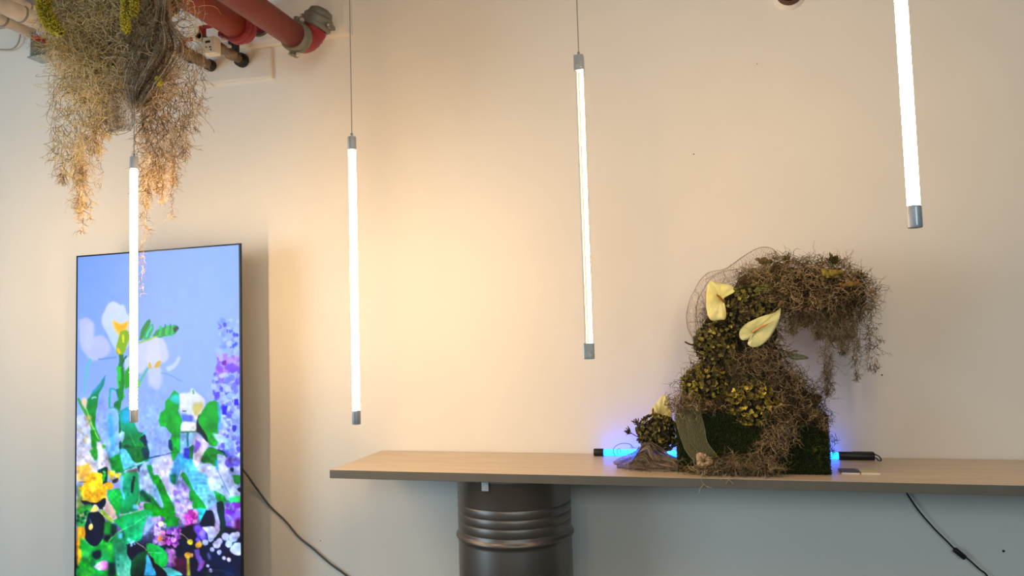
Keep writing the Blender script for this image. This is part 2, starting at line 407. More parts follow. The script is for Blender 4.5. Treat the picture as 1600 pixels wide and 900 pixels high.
def poly(pan, pts, c, soft=1, alpha=1.0, c2=None, g=None, curve=True):
    P = cv(pan, pts)
    if curve and len(P) > 3:
        P = smooth_path(np.vstack([P, P[:1]]), len(P)*6)
    r = raster(P, soft)
    if r is None: return
    x0, y0, m, X, Y = r; col = np.array(c, float)
    if c2 is not None:
        a, b = cv(pan, [g[:2], g[2:]]); d = b-a; tt = np.clip(((X-a[0])*d[0]+(Y-a[1])*d[1])/(d@d), 0, 1)[..., None]
        col = col*(1-tt)+np.array(c2, float)*tt
    comp(x0, y0, m*alpha, col)
def stroke(pan, pts, wd, c, soft=1, alpha=1.0):
    P = smooth_path(cv(pan, pts), 24); T = np.gradient(P, axis=0); T /= np.linalg.norm(T, axis=1, keepdims=True)+1e-9
    Nn = np.stack([-T[:, 1], T[:, 0]], -1); ws = np.interp(np.linspace(0, 1, 24), np.linspace(0, 1, len(wd)), wd)[:, None] if isinstance(wd, (list, tuple)) else wd
    s = S/PAN[pan][2]; Q = np.vstack([P+Nn*ws*s/2, (P-Nn*ws*s/2)[::-1]])
    r = raster(Q, soft)
    if r: comp(r[0], r[1], r[2]*alpha, np.array(c, float))
def blobs(pan, bb, n, r0, r1, cols, soft=1, seed=0, alpha=.9, inside=None):
    g = np.random.default_rng(seed); a = np.linspace(0, 2*np.pi, 9)[:-1]
    for i in range(n):
        x = g.uniform(bb[0], bb[2]); y = g.uniform(bb[1], bb[3]); r = g.uniform(r0, r1)
        if inside and not inside(x, y): continue
        rr = r*g.uniform(.65, 1.25, 8); poly(pan, np.stack([x+rr*np.cos(a)*g.uniform(.7, 1.1), y+rr*np.sin(a)], -1), cols[g.integers(len(cols))], soft, alpha)
# background
tt = np.clip((pxY-385)/330, 0, 1)[..., None]; ss = np.clip((pxX-120)/200, 0, 1)[..., None]
canvas[:] = (np.array([126, 162, 255])*(1-ss)+np.array([152, 182, 255])*ss)*(1-tt)+np.array([158, 182, 255])*tt
dm = np.clip((pxY-715)/70, 0, 1)[..., None]; canvas[:] = canvas*(1-dm)+np.array([150, 160, 225])*dm
dm = np.clip((pxY-800)/60, 0, 1)[..., None]; canvas[:] = canvas*(1-dm)+np.array([22, 22, 48])*dm
# --- freesias (A)
poly('A', [(85, 260), (150, 235), (230, 290), (240, 420), (320, 410), (400, 520), (380, 600), (240, 670), (150, 600), (100, 500)], (186, 196, 252), 3)
poly('A', [(160, 300), (230, 300), (235, 450), (200, 560), (150, 520)], (200, 208, 252), 4, .6)
stroke('A', [(280, 655), (380, 640), (460, 630)], 16, (110, 150, 200), 1)
stroke('A', [(200, 640), (165, 760), (145, 900), (140, 1020)], [26, 20, 16], (110, 190, 200), 1)
poly('A', [(430, 65), (370, 110), (320, 220), (320, 300), (380, 420), (450, 560), (490, 600), (540, 560), (590, 500), (605, 250), (570, 200), (545, 110), (500, 110), (470, 90)], (208, 218, 255), 2, c2=(180, 210, 255), g=(400, 100, 500, 600))
poly('A', [(420, 240), (500, 290), (590, 265), (560, 380), (500, 420), (450, 360)], (240, 200, 110), 2)
poly('A', [(440, 280), (500, 305), (570, 285), (550, 350), (500, 370), (465, 350)], (238, 176, 44), 2)
poly('A', [(500, 370), (570, 365), (590, 430), (560, 540), (530, 610), (480, 610), (455, 550), (480, 460)], (128, 168, 20), 1)
stroke('A', [(525, 400), (530, 480)], 18, (230, 220, 50), 1); stroke('A', [(470, 540), (500, 600)], 26, (220, 190, 50), 1)
stroke('A', [(515, 610), (510, 700), (520, 900)], 48, (8, 110, 50), 1)
stroke('A', [(575, 620), (540, 660), (520, 700)], 20, (6, 90, 60), 1)
poly('A', [(545, 660), (600, 620), (600, 760), (560, 780)], (190, 210, 255), 1)
stroke('A', [(490, 720), (500, 900), (520, 1040)], 50, (40, 190, 70), 1)
stroke('A', [(520, 740), (520, 900), (515, 1060)], 24, (10, 120, 40), 1)
poly('A', [(540, 780), (640, 700), (660, 860), (600, 920), (540, 940)], (34, 150, 30), 2)
poly('A', [(690, 480), (900, 430), (980, 560), (960, 680), (800, 700), (700, 800), (600, 700)], (200, 208, 252), 3)
poly('A', [(760, 740), (900, 720), (920, 900), (860, 960), (800, 900)], (190, 204, 255), 4)
stroke('A', [(690, 490), (760, 460), (900, 400)], [14, 22, 10], (150, 190, 90), 1)
poly('A', [(690, 460), (720, 340), (790, 250), (805, 290), (770, 350), (730, 440)], (10, 130, 60), 1)
poly('A', [(735, 450), (770, 350), (825, 300), (830, 360), (790, 440)], (30, 160, 110), 1)
stroke('A', [(765, 430), (780, 380), (815, 320)], 14, (110, 215, 190), 1)
poly('A', [(830, 420), (860, 370), (905, 350), (930, 420), (880, 430)], (0, 130, 70), 1)
poly('B', [(0, 420), (50, 350), (110, 330), (200, 310), (250, 340), (210, 400), (120, 415), (50, 425)], (0, 140, 70), 1)
for x in (60, 130, 180): stroke('B', [(x, 420), (x+10, 350), (x-5+10, 310)], 26, (30, 185, 110), 1, .9)
poly('B', [(190, 340), (240, 325), (255, 350), (215, 380)], (0, 62, 60), 1); stroke('B', [(120, 400), (122, 340)], 8, (120, 210, 100), 1)
stroke('B', [(112, 340), (118, 300)], 10, (20, 110, 110), 1); stroke('B', [(165, 330), (172, 295)], 10, (20, 110, 130), 1)
stroke('B', [(0, 440), (50, 415)], [20, 8], (170, 200, 90), 1)
poly('B', [(0, 450), (50, 450), (70, 640), (60, 700), (-60, 720), (-60, 500)], (210, 214, 255), 3)
for pts in ([(-55, 685), (-35, 690), (-20, 740), (-50, 740)], [(5, 710), (40, 670), (75, 680), (60, 730), (10, 735)]):
    poly('B', pts, (206, 176, 80), 1)
poly('B', [(-30, 740), (20, 740), (70, 750), (60, 870), (10, 930), (-20, 880), (-50, 940)], (196, 206, 255), 3)
stroke('B', [(130, 760), (220, 700), (260, 620)], [50, 40, 26], (202, 218, 255), 2, .8)
stroke('B', [(75, 785), (180, 820), (290, 880)], 12, (124, 158, 215), 1)
stroke('A', [(780, 740), (730, 820), (690, 890)], 20, (90, 180, 150), 1)
stroke('C', [(690, 100), (680, 160)], 30, (110, 190, 90), 1)
# lilacs right
blobs('B', (640, 250, 860, 640), 60, 16, 36, [(190, 208, 255), (150, 176, 250), (120, 148, 240), (172, 196, 255)], 2, 1, .7)
blobs('B', (700, 300, 860, 540), 12, 10, 22, [(70, 100, 225), (60, 80, 210), (100, 90, 210)], 1, 2)
stroke('B', [(655, 300), (680, 330), (650, 350)], 16, (120, 110, 225), 1)
blobs('B', (640, 620, 860, 900), 90, 16, 34, [(170, 120, 245), (190, 150, 250), (140, 90, 240), (200, 180, 255), (120, 80, 235)], 2, 3, .8)
poly('B', [(750, 740), (860, 730), (860, 900), (760, 900)], (122, 84, 246), 3); poly('B', [(690, 670), (725, 665), (725, 710), (690, 700)], (110, 20, 150), 1)
blobs('D', (610, 20, 860, 900), 260, 14, 34, [(176, 198, 255), (196, 210, 255), (150, 160, 250), (120, 130, 245), (100, 90, 235), (188, 206, 255), (160, 190, 255)], 1, 4, .85)
for p in ([(690, 350), (740, 355), (735, 440), (690, 435)], [(810, 280), (850, 280), (855, 345), (815, 340)]): poly('D', p, (50, 20, 215), 1, curve=False)
poly('D', [(605, 240), (660, 200), (660, 260), (620, 270)], (100, 80, 225), 1); poly('D', [(790, 540), (830, 545), (825, 600), (795, 600)], (60, 60, 200), 1)
# left leaves (C)
poly('C', [(350, 40), (340, 120), (280, 260), (250, 520), (290, 680), (250, 880), (200, 800), (215, 600), (170, 480), (165, 300), (200, 250), (280, 140)], (18, 140, 40), 1, c2=(20, 130, 110), g=(240, 500, 330, 60))
poly('C', [(210, 240), (270, 200), (320, 120), (350, 45), (300, 110), (230, 190)], (60, 150, 190), 2, .8)
stroke('C', [(215, 275), (240, 262), (262, 270)], 14, (170, 230, 230), 1)
stroke('C', [(75, 270), (150, 410), (240, 590), (300, 700)], [22, 30, 34, 20], (70, 150, 60), 1); stroke('C', [(130, 300), (200, 480), (270, 660), (300, 690)], 10, (160, 215, 130), 1)
poly('C', [(110, 280), (150, 260), (170, 300), (160, 370), (120, 330)], (226, 206, 180), 2)
poly('C', [(75, 440), (150, 440), (200, 560), (210, 820), (160, 900), (70, 900)], (196, 206, 244), 3)
blobs('C', (72, 420, 200, 900), 24, 12, 30, [(176, 160, 130), (150, 150, 150), (210, 216, 250), (196, 180, 120), (220, 224, 250)], 2, 5, .7)
stroke('C', [(225, 590), (230, 700), (250, 860)], 44, (30, 130, 30), 1)
for pts in ([(385, 175), (440, 180), (470, 220), (490, 300)], [(400, 180), (395, 300), (400, 370), (450, 360), (500, 300)], ): stroke('C', pts, 18, (50, 170, 160), 1)
poly('C', [(435, 330), (460, 305), (500, 300), (490, 385), (445, 380)], (0, 118, 60), 1); poly('C', [(455, 180), (500, 180), (490, 270), (465, 230)], (8, 122, 70), 1)
stroke('C', [(505, 100), (505, 250), (485, 420)], [30, 30, 20], (16, 130, 50), 1)
poly('C', [(340, 520), (380, 390), (480, 390), (485, 620), (490, 860), (380, 870), (330, 700)], (150, 196, 255), 3); stroke('C', [(400, 420), (410, 600), (440, 820)], [30, 60, 40], (90, 180, 255), 3, .9)
poly('C', [(260, 700), (330, 740), (380, 880), (280, 900)], (214, 214, 250), 2)
stroke('C', [(325, 740), (370, 840), (420, 900)], 30, (70, 160, 60), 1)
poly('C', [(490, 420), (510, 480), (505, 610), (485, 610)], (0, 100, 40), 1)
poly('C', [(500, 400), (600, 360), (640, 510), (680, 600), (740, 640), (770, 780), (790, 900), (700, 900), (600, 850), (510, 740), (540, 640), (500, 560)], (0, 160, 140), 1, c2=(8, 120, 50), g=(560, 480, 640, 760))
poly('C', [(520, 400), (600, 370), (600, 480), (540, 520)], (70, 175, 235), 4, .9)
poly('C', [(690, 680), (750, 640), (780, 800), (785, 880), (720, 800), (740, 740)], (0, 40, 60), 1); stroke('C', [(720, 650), (765, 600)], 12, (70, 200, 215), 1)
stroke('C', [(590, 620), (660, 760), (740, 890)], 10, (60, 175, 80), 1)
poly('C', [(530, 735), (580, 740), (650, 800), (690, 900), (620, 890), (560, 800)], (0, 46, 44), 3, .8)
poly('C', [(490, 620), (540, 610), (535, 680), (500, 720)], (180, 226, 255), 1); poly('C', [(490, 720), (510, 700), (520, 840), (490, 860)], (0, 70, 66), 1)
# right centre leaves (D)
poly('D', [(210, 190), (260, 230), (250, 400), (290, 490), (270, 620), (270, 740), (250, 900), (190, 900), (150, 760), (180, 640), (120, 560), (60, 550), (50, 490), (70, 420), (120, 380), (120, 300), (170, 240)], (8, 156, 50), 1, curve=False)
poly('D', [(180, 240), (250, 230), (250, 330), (200, 310), (160, 280)], (70, 205, 225), 3, .9); poly('D', [(150, 690), (180, 690), (190, 800), (150, 770)], (0, 60, 90), 1)
poly('D', [(255, 230), (360, 210), (380, 170), (440, 220), (520, 290), (490, 400), (440, 500), (330, 430), (270, 400)], (226, 232, 250), 2)
poly('D', [(400, 320), (480, 310), (490, 380), (430, 450), (390, 400)], (206, 196, 130), 3); stroke('D', [(290, 405), (330, 405)], 14, (90, 96, 80), 1); stroke('D', [(395, 190), (400, 230)], 12, (60, 150, 100), 1)
poly('D', [(285, 440), (390, 450), (380, 510), (300, 500)], (110, 125, 235), 2); poly('D', [(270, 600), (290, 520), (360, 505), (440, 540), (430, 605), (350, 610)], (228, 232, 240), 1)
poly('D', [(270, 610), (420, 610), (400, 740), (280, 760)], (150, 190, 240), 2); stroke('D', [(345, 610), (345, 760)], 22, (40, 120, 140), 1); stroke('D', [(275, 615), (440, 605)], 12, (60, 110, 60), 1)
poly('D', [(430, 500), (470, 440), (560, 600), (540, 720), (480, 640), (430, 600)], (0, 26, 30), 2)
poly('D', [(610, 295), (660, 340), (660, 480), (640, 600), (640, 740), (560, 740), (530, 640), (450, 520), (460, 450), (500, 380), (540, 320)], (6, 152, 44), 1); stroke('D', [(645, 320), (665, 450), (650, 600)], [20, 26, 20], (80, 175, 230), 2)
poly('D', [(430, 620), (540, 720), (540, 760), (450, 900), (400, 900), (395, 760)], (206, 206, 244), 1); poly('D', [(420, 690), (470, 730), (420, 830), (400, 780)], (120, 100, 215), 2)
poly('D', [(590, 620), (700, 650), (760, 720), (640, 700)], (180, 215, 250), 2); stroke('D', [(600, 800), (680, 810), (740, 860)], 26, (6, 50, 60), 1)
poly('D', [(300, 770), (370, 780), (360, 900), (290, 900)], (60, 60, 180), 2); poly('D', [(360, 760), (400, 750), (395, 900), (360, 900)], (0, 100, 70), 1)
poly('F', [(455, 120), (560, -10), (700, 60), (730, 90), (640, 60), (640, 170), (560, 190)], (10, 130, 30), 1)
# E panel: yellow flowers, leaves
poly('E', [(70, 0), (220, 0), (260, 200), (240, 300), (80, 330)], (206, 206, 226), 4); blobs('E', (75, 0, 250, 260), 20, 14, 34, [(210, 214, 250), (196, 190, 170), (230, 190, 90), (226, 224, 240)], 2, 6, .7)
poly('E', [(190, 30), (260, 0), (280, 60), (250, 130)], (50, 140, 30), 2); poly('E', [(270, 60), (350, 0), (380, 110), (380, 240), (290, 220)], (214, 214, 248), 2)
poly('E', [(350, 0), (480, 0), (500, 80), (470, 150), (390, 120)], (120, 190, 255), 3); poly('E', [(380, 110), (500, 60), (540, 200), (520, 250), (420, 230)], (0, 140, 60), 2)
poly('E', [(500, 10), (560, 10), (640, 120), (620, 180), (540, 210), (510, 100)], (110, 200, 250), 2)
poly('E', [(545, 0), (760, -20), (785, 110), (760, 130), (650, 140), (590, 60)], (0, 100, 44), 1); poly('E', [(710, 0), (770, 0), (790, 110), (745, 110)], (0, 44, 60), 2)
stroke('E', [(450, 260), (560, 215), (680, 160), (760, 135), (820, 100), (900, 80)], [8, 14, 20, 18, 10, 8], (40, 150, 120), 1); stroke('E', [(650, 165), (750, 140)], 12, (160, 235, 225), 1); stroke('E', [(790, 105), (900, 80)], 9, (30, 46, 84), 1)
poly('E', [(70, 360), (170, 420), (140, 560), (70, 620)], (120, 150, 90), 4)
poly('E', [(280, 215), (370, 195), (375, 350), (300, 350), (260, 270)], (0, 60, 60), 1); blobs('E', (270, 240, 350, 340), 12, 8, 20, [(50, 190, 60), (30, 150, 60), (100, 210, 120)], 1, 8)
poly('E', [(385, 110), (410, 210), (400, 340), (375, 320)], (190, 216, 244), 2)
blobs('E', (75, 170, 190, 340), 26, 18, 34, [(238, 196, 70), (240, 180, 90), (228, 200, 120), (250, 210, 90)], 2, 9)
blobs('E', (170, 270, 300, 400), 40, 22, 42, [(246, 204, 40), (250, 216, 60), (240, 186, 40)], 1, 10)
blobs('E', (140, 400, 350, 535), 70, 26, 46, [(246, 190, 30), (250, 206, 50), (252, 216, 70), (240, 168, 30)], 1, 11)
poly('E', [(290, 380), (400, 340), (430, 400), (330, 420)], (246, 180, 40), 1); stroke('E', [(85, 340), (160, 342)], 6, (90, 90, 50), 1)
blobs('E', (400, 240, 500, 320), 16, 14, 28, [(228, 206, 60), (240, 220, 90)], 1, 12); poly('E', [(420, 320), (480, 300), (470, 340), (430, 350)], (60, 50, 60), 1)
poly('E', [(105, 520), (260, 550), (350, 500), (350, 600), (300, 620), (250, 570), (180, 600), (130, 560)], (20, 18, 40), 1)
poly('E', [(380, 420), (520, 420), (500, 640), (480, 690), (420, 600), (375, 480)], (6, 140, 60), 1, c2=(40, 190, 90), g=(520, 500, 380, 500))
poly('E', [(510, 260), (600, 230), (690, 260), (700, 440), (690, 600), (600, 640), (510, 660), (500, 500)], (10, 130, 70), 1, c2=(60, 175, 140), g=(680, 400, 520, 300))
stroke('E', [(640, 280), (625, 380), (615, 450)], [20, 34, 20], (0, 44, 30), 1); stroke('E', [(510, 280), (520, 420), (545, 520)], [30, 26, 16], (130, 205, 250), 2, .9)
poly('E', [(640, 560), (680, 570), (670, 610), (635, 600)], (130, 200, 255), 2); stroke('E', [(690, 440), (695, 500), (670, 580)], 8, (220, 215, 130), 1)
poly('E', [(550, 240), (660, 200), (680, 230), (600, 240)], (100, 100, 90), 2); poly('E', [(670, 180), (740, 150), (690, 250)], (0, 50, 60), 1)
poly('E', [(370, 480), (420, 600), (470, 700), (430, 720), (330, 620), (360, 560)], (220, 200, 196), 1)
poly('E', [(700, 200), (760, 160), (900, 470), (900, 700), (760, 600), (690, 400)], (170, 200, 252), 3)
poly('E', [(765, 170), (820, 180), (840, 280), (920, 330), (960, 560), (880, 470), (820, 330)], (10, 150, 60), 1)
poly('E', [(700, 420), (800, 470), (900, 560), (1000, 600), (960, 700), (840, 690), (780, 600), (700, 520)], (0, 120, 50), 2); stroke('E', [(700, 430), (770, 500), (790, 560)], 46, (0, 50, 50), 3, .8)
poly('E', [(720, 540), (790, 550), (820, 610), (700, 620), (670, 600)], (206, 170, 226), 2)
# F
poly('F', [(0, 100), (160, 80), (200, 200), (220, 400), (210, 540), (100, 480), (0, 250)], (196, 204, 250), 3); stroke('F', [(0, 95), (100, 70), (205, 40)], 7, (50, 60, 90), 1)
poly('F', [(-10, 280), (60, 290), (180, 540), (240, 650), (260, 760), (110, 790), (60, 720), (-60, 700), (-100, 560), (0, 570), (100, 590)], (10, 140, 30), 1)
poly('F', [(-20, 390), (20, 380), (100, 570), (70, 600), (10, 500)], (150, 200, 250), 2)
poly('F', [(160, 260), (240, 60), (300, 100), (280, 240), (220, 370), (160, 330)], (80, 160, 230), 3); poly('F', [(165, 270), (220, 260), (215, 370), (170, 330)], (0, 120, 100), 2)
poly('F', [(260, 100), (440, 120), (470, 200), (560, 300), (600, 420), (640, 530), (580, 600), (480, 560), (400, 420), (320, 260), (270, 200)], (80, 190, 240), 2, c2=(150, 205, 250), g=(300, 150, 600, 560))
g2 = np.random.default_rng(3)
for i in range(16):
    y0_ = 220+i*20; stroke('F', [(340+i*8, y0_), (440+i*6, y0_-6), (540+i*5, y0_+10)], 5, [(150, 215, 250), (40, 170, 230)][i % 2], 1, .6)
poly('F', [(470, 170), (560, 150), (640, 220), (700, 330), (780, 480), (740, 540), (640, 440), (560, 420), (540, 280), (440, 230)], (184, 206, 255), 2)
poly('F', [(640, 60), (720, 100), (760, 260), (860, 400), (870, 480), (770, 480), (680, 300), (640, 200)], (196, 210, 255), 2); stroke('F', [(640, 200), (700, 340), (760, 470)], 9, (110, 150, 205), 1); stroke('F', [(625, 120), (640, 220)], 22, (60, 160, 220), 2)
poly('F', [(270, 260), (320, 260), (400, 420), (500, 540), (530, 620), (420, 660), (350, 560), (350, 420)], (14, 140, 50), 1); stroke('F', [(280, 220), (240, 350)], 8, (200, 235, 235), 1)
poly('F', [(380, 610), (530, 610), (540, 680), (490, 730), (430, 690)], (60, 190, 215), 2); stroke('F', [(530, 650), (510, 710)], 10, (225, 240, 250), 1)
poly('F', [(600, 430), (700, 480), (740, 530), (870, 500), (870, 660), (800, 670), (730, 620), (640, 520)], (10, 160, 50), 1); poly('F', [(750, 500), (860, 480), (860, 540), (770, 580)], (50, 200, 120), 3)
poly('F', [(790, 270), (860, 280), (870, 350), (820, 360)], (20, 130, 50), 1)
for p in ((790, 215, 22), (865, 420, 22), (830, 160, 14)):
    poly('F', [(p[0]+p[2]*math.cos(a), p[1]+p[2]*math.sin(a)) for a in np.arange(0, 6.2, .9)], (18, 22, 60), 1)
blobs('F', (740, 0, 860, 170), 20, 18, 40, [(110, 110, 235), (130, 140, 245), (90, 90, 225)], 2, 13)
poly('F', [(400, 60), (500, 20), (460, 160), (430, 190), (400, 130)], (220, 214, 240), 1)
blobs('F', (210, 380, 350, 600), 46, 18, 36, [(190, 196, 246), (170, 160, 235), (206, 200, 246), (150, 120, 210)], 1, 14, .9, lambda x, y: x > 200+(y-380)*.15)
blobs('F', (230, 560, 370, 780), 40, 18, 36, [(190, 190, 248), (170, 140, 230), (200, 196, 250)], 1, 15)
blobs('F', (320, 650, 420, 780), 20, 22, 40, [(190, 80, 200), (220, 140, 230), (170, 50, 180), (236, 170, 240)], 1, 16)
poly('F', [(530, 620), (600, 640), (640, 760), (620, 820), (480, 780), (470, 740)], (20, 14, 40), 1)
poly('F', [(640, 550), (690, 540), (720, 680), (730, 820), (650, 900), (640, 760)], (4, 40, 44), 1); stroke('F', [(600, 590), (640, 700), (650, 820)], [50, 40, 60], (186, 186, 240), 2)
blobs('F', (700, 570, 860, 780), 40, 24, 46, [(150, 120, 240), (130, 90, 230), (180, 160, 245), (120, 40, 200)], 2, 17, .9, lambda x, y: y > 560+(860-x)*.1); poly('F', [(810, 720), (870, 710), (870, 860), (830, 850)], (80, 20, 90), 4)
# G / H bottom
poly('G', [(75, 100), (240, 60), (240, 220), (180, 300), (90, 330)], (60, 140, 60), 3); blobs('G', (80, 120, 220, 330), 22, 12, 30, [(40, 150, 50), (90, 170, 80), (16, 60, 40), (190, 180, 120)], 1, 18)
poly('G', [(80, 330), (160, 330), (180, 480), (150, 700), (90, 780), (80, 600)], (236, 176, 40), 3)
poly('G', [(110, 440), (260, 540), (360, 480), (520, 460), (560, 700), (540, 900), (80, 900), (130, 700)], (20, 140, 50), 4)
blobs('G', (90, 480, 540, 900), 60, 24, 60, [(20, 160, 40), (30, 140, 70), (60, 170, 100), (10, 100, 50), (70, 190, 60)], 3, 19, .7)
poly('G', [(220, 160), (320, 140), (395, 220), (395, 400), (340, 520), (270, 550), (190, 490), (165, 380), (180, 260)], (20, 16, 34), 1)
stroke('G', [(228, 220), (240, 260), (238, 300)], 7, (150, 150, 150), 1); poly('G', [(215, 300), (250, 285), (262, 330), (235, 362), (208, 340)], (226, 206, 120), 1)
poly('G', [(240, 110), (290, 70), (330, 130), (240, 150)], (220, 196, 120), 1); stroke('G', [(350, 130), (440, 210), (500, 280)], [40, 60, 30], (150, 180, 90), 1)
poly('G', [(410, 60), (470, 50), (550, 190), (500, 240), (420, 140)], (222, 196, 190), 1)
poly('G', [(400, 260), (470, 270), (480, 400), (400, 410)], (20, 130, 50), 3); poly('G', [(470, 290), (540, 300), (540, 390), (480, 420)], (0, 50, 44), 3)
poly('G', [(400, 430), (470, 420), (440, 500), (390, 480)], (20, 16, 34), 3); poly('G', [(270, 600), (350, 600), (370, 660), (310, 710), (250, 660)], (16, 30, 36), 3)
poly('G', [(265, 790), (370, 720), (440, 740), (430, 820), (330, 830)], (196, 186, 240), 1, c2=(220, 110, 190), g=(330, 780, 430, 780))
poly('G', [(440, 740), (540, 750), (530, 900), (440, 900)], (20, 40, 40), 4)
poly('G', [(500, 250), (620, 190), (800, 130), (920, 130), (960, 180), (860, 300), (840, 440), (780, 500), (640, 520), (620, 380)], (10, 150, 60), 1, c2=(30, 180, 130), g=(600, 200, 850, 420))
stroke('G', [(450, 490), (600, 370), (760, 280), (900, 190)], 10, (110, 220, 140), 1); poly('G', [(900, 200), (1000, 200), (1040, 230), (860, 420), (870, 320)], (150, 186, 246), 3)
stroke('G', [(580, 185), (720, 160), (830, 125)], 8, (190, 215, 130), 1)
poly('G', [(540, 400), (620, 400), (650, 540), (720, 720), (720, 900), (560, 900), (520, 640), (490, 500)], (30, 130, 90), 2, c2=(100, 190, 170), g=(560, 500, 640, 860)); poly('G', [(560, 410), (610, 400), (600, 460), (560, 460)], (90, 190, 225), 2)
poly('G', [(680, 520), (800, 510), (900, 610), (780, 640), (720, 720), (660, 620)], (26, 14, 36), 1); stroke('G', [(770, 505), (850, 560), (900, 610)], 9, (210, 200, 190), 1)
blobs('G', (680, 470, 760, 560), 8, 12, 22, [(150, 190, 220), (110, 160, 200)], 1, 20)
poly('G', [(890, 520), (960, 520), (1050, 560), (1150, 680), (1180, 780), (1060, 800), (1000, 740), (900, 610)], (20, 170, 80), 1); stroke('G', [(900, 625), (1050, 628), (1130, 640)], 7, (150, 235, 170), 1)
poly('G', [(720, 720), (800, 640), (900, 620), (880, 900), (710, 900)], (4, 80, 40), 1, c2=(2, 30, 30), g=(760, 680, 860, 880)); poly('G', [(900, 640), (1000, 850), (1000, 900), (860, 900)], (70, 170, 225), 1, curve=False); stroke('G', [(905, 630), (1010, 860)], 6, (200, 235, 225), 1)
poly('G', [(910, 640), (1060, 800), (1060, 900), (1020, 900)], (20, 16, 30), 1)
# H
poly('H', [(0, 420), (320, 330), (560, 290), (1040, 400), (1040, 900), (100, 900), (200, 620)], (18, 16, 44), 4)
blobs('H', (0, 220, 120, 520), 34, 18, 38, [(190, 180, 240), (150, 130, 220), (206, 200, 246), (120, 80, 200)], 1, 21); blobs('H', (100, 340, 320, 540), 46, 16, 34, [(200, 130, 226), (150, 70, 190), (180, 110, 220), (120, 40, 150), (220, 160, 240)], 1, 22)
for x, y, r, c in ((75, 465, 26, (236, 170, 110)), (90, 290, 32, (236, 226, 200)), (235, 478, 30, (226, 170, 246)), (170, 505, 26, (180, 90, 210))): poly('H', [(x+r*math.cos(a), y+r*math.sin(a)) for a in np.arange(0, 6.2, .9)], c, 1)
poly('H', [(330, 340), (420, 300), (510, 330), (500, 470), (380, 500), (310, 420)], (24, 10, 30), 2); stroke('H', [(310, 400), (360, 430), (400, 470)], 9, (226, 210, 196), 1)
for x, y, r, c in ((425, 498, 36, (222, 210, 70)), (400, 660, 38, (236, 178, 60)), (445, 660, 24, (232, 176, 120)), (530, 530, 42, (238, 178, 60)), (530, 495, 22, (236, 214, 120))): poly('H', [(x+r*math.cos(a), y+r*math.sin(a)) for a in np.arange(0, 6.2, .9)], c, 1)
stroke('H', [(405, 690), (400, 800), (405, 900)], [34, 40, 44], (160, 170, 60), 2)
blobs('H', (150, 590, 270, 800), 26, 20, 40, [(150, 120, 220), (190, 150, 230), (100, 80, 190), (210, 170, 230)], 2, 24, .8); poly('H', [(180, 600), (250, 620), (240, 780), (190, 800)], (180, 120, 206), 4, .6)
poly('H', [(230, 700), (370, 700), (370, 880), (260, 850)], (70, 20, 60), 5)
poly('H', [(-10, 530), (90, 560), (160, 660), (150, 780), (60, 790), (0, 700)], (20, 180, 80), 1); stroke('H', [(0, 628), (110, 630)], 7, (140, 235, 160), 1)
poly('H', [(60, 800), (200, 810), (340, 890), (160, 900)], (100, 190, 190), 1); poly('H', [(0, 750), (70, 780), (160, 900), (60, 900)], (20, 14, 30), 1)
stroke('H', [(500, 300), (540, 380), (620, 460)], [60, 110, 60], (110, 80, 210), 3); blobs('H', (500, 340, 640, 480), 16, 16, 34, [(120, 90, 226), (150, 130, 240), (90, 60, 200)], 2, 25)
poly('H', [(560, 330), (700, 320), (770, 380), (740, 430), (680, 500), (640, 490), (630, 400)], (190, 200, 246), 1)
stroke('H', [(740, 100), (740, 260), (750, 380)], [60, 50, 60], (176, 180, 236), 2); poly('H', [(755, 40), (810, 40), (835, 200), (840, 340), (760, 440), (700, 470), (780, 350), (745, 150)], (4, 42, 46), 1)
for x, y, r in ((605, 505, 38), (740, 530, 46), (770, 490, 36), (690, 590, 28), (880, 520, 46), (840, 440, 46), (770, 620, 28), (825, 690, 24), (880, 705, 26), (635, 780, 20), (670, 835, 22), (935, 450, 60), (980, 420, 40)):
    poly('H', [(x+r*math.cos(a), y+r*math.sin(a)) for a in np.arange(0, 6.2, .9)], (186, 190, 236), 1)
poly('H', [(900, 560), (960, 515), (1040, 520), (1040, 640), (960, 655), (900, 610)], (206, 218, 255), 1)
stroke('H', [(510, 580), (520, 660), (560, 760), (520, 840)], [70, 60, 60, 30], (130, 100, 210), 2); stroke('H', [(640, 630), (660, 700)], 40, (90, 90, 150), 3)
stroke('H', [(590, 720), (540, 800)], 40, (150, 90, 190), 3)
blobs('H', (560, 880, 1040, 1500), 50, 20, 60, [(24, 30, 60), (40, 36, 80), (20, 60, 50)], 3, 27)
stroke('H', [(560, 860), (760, 830), (940, 890)], 12, (50, 56, 70), 2)

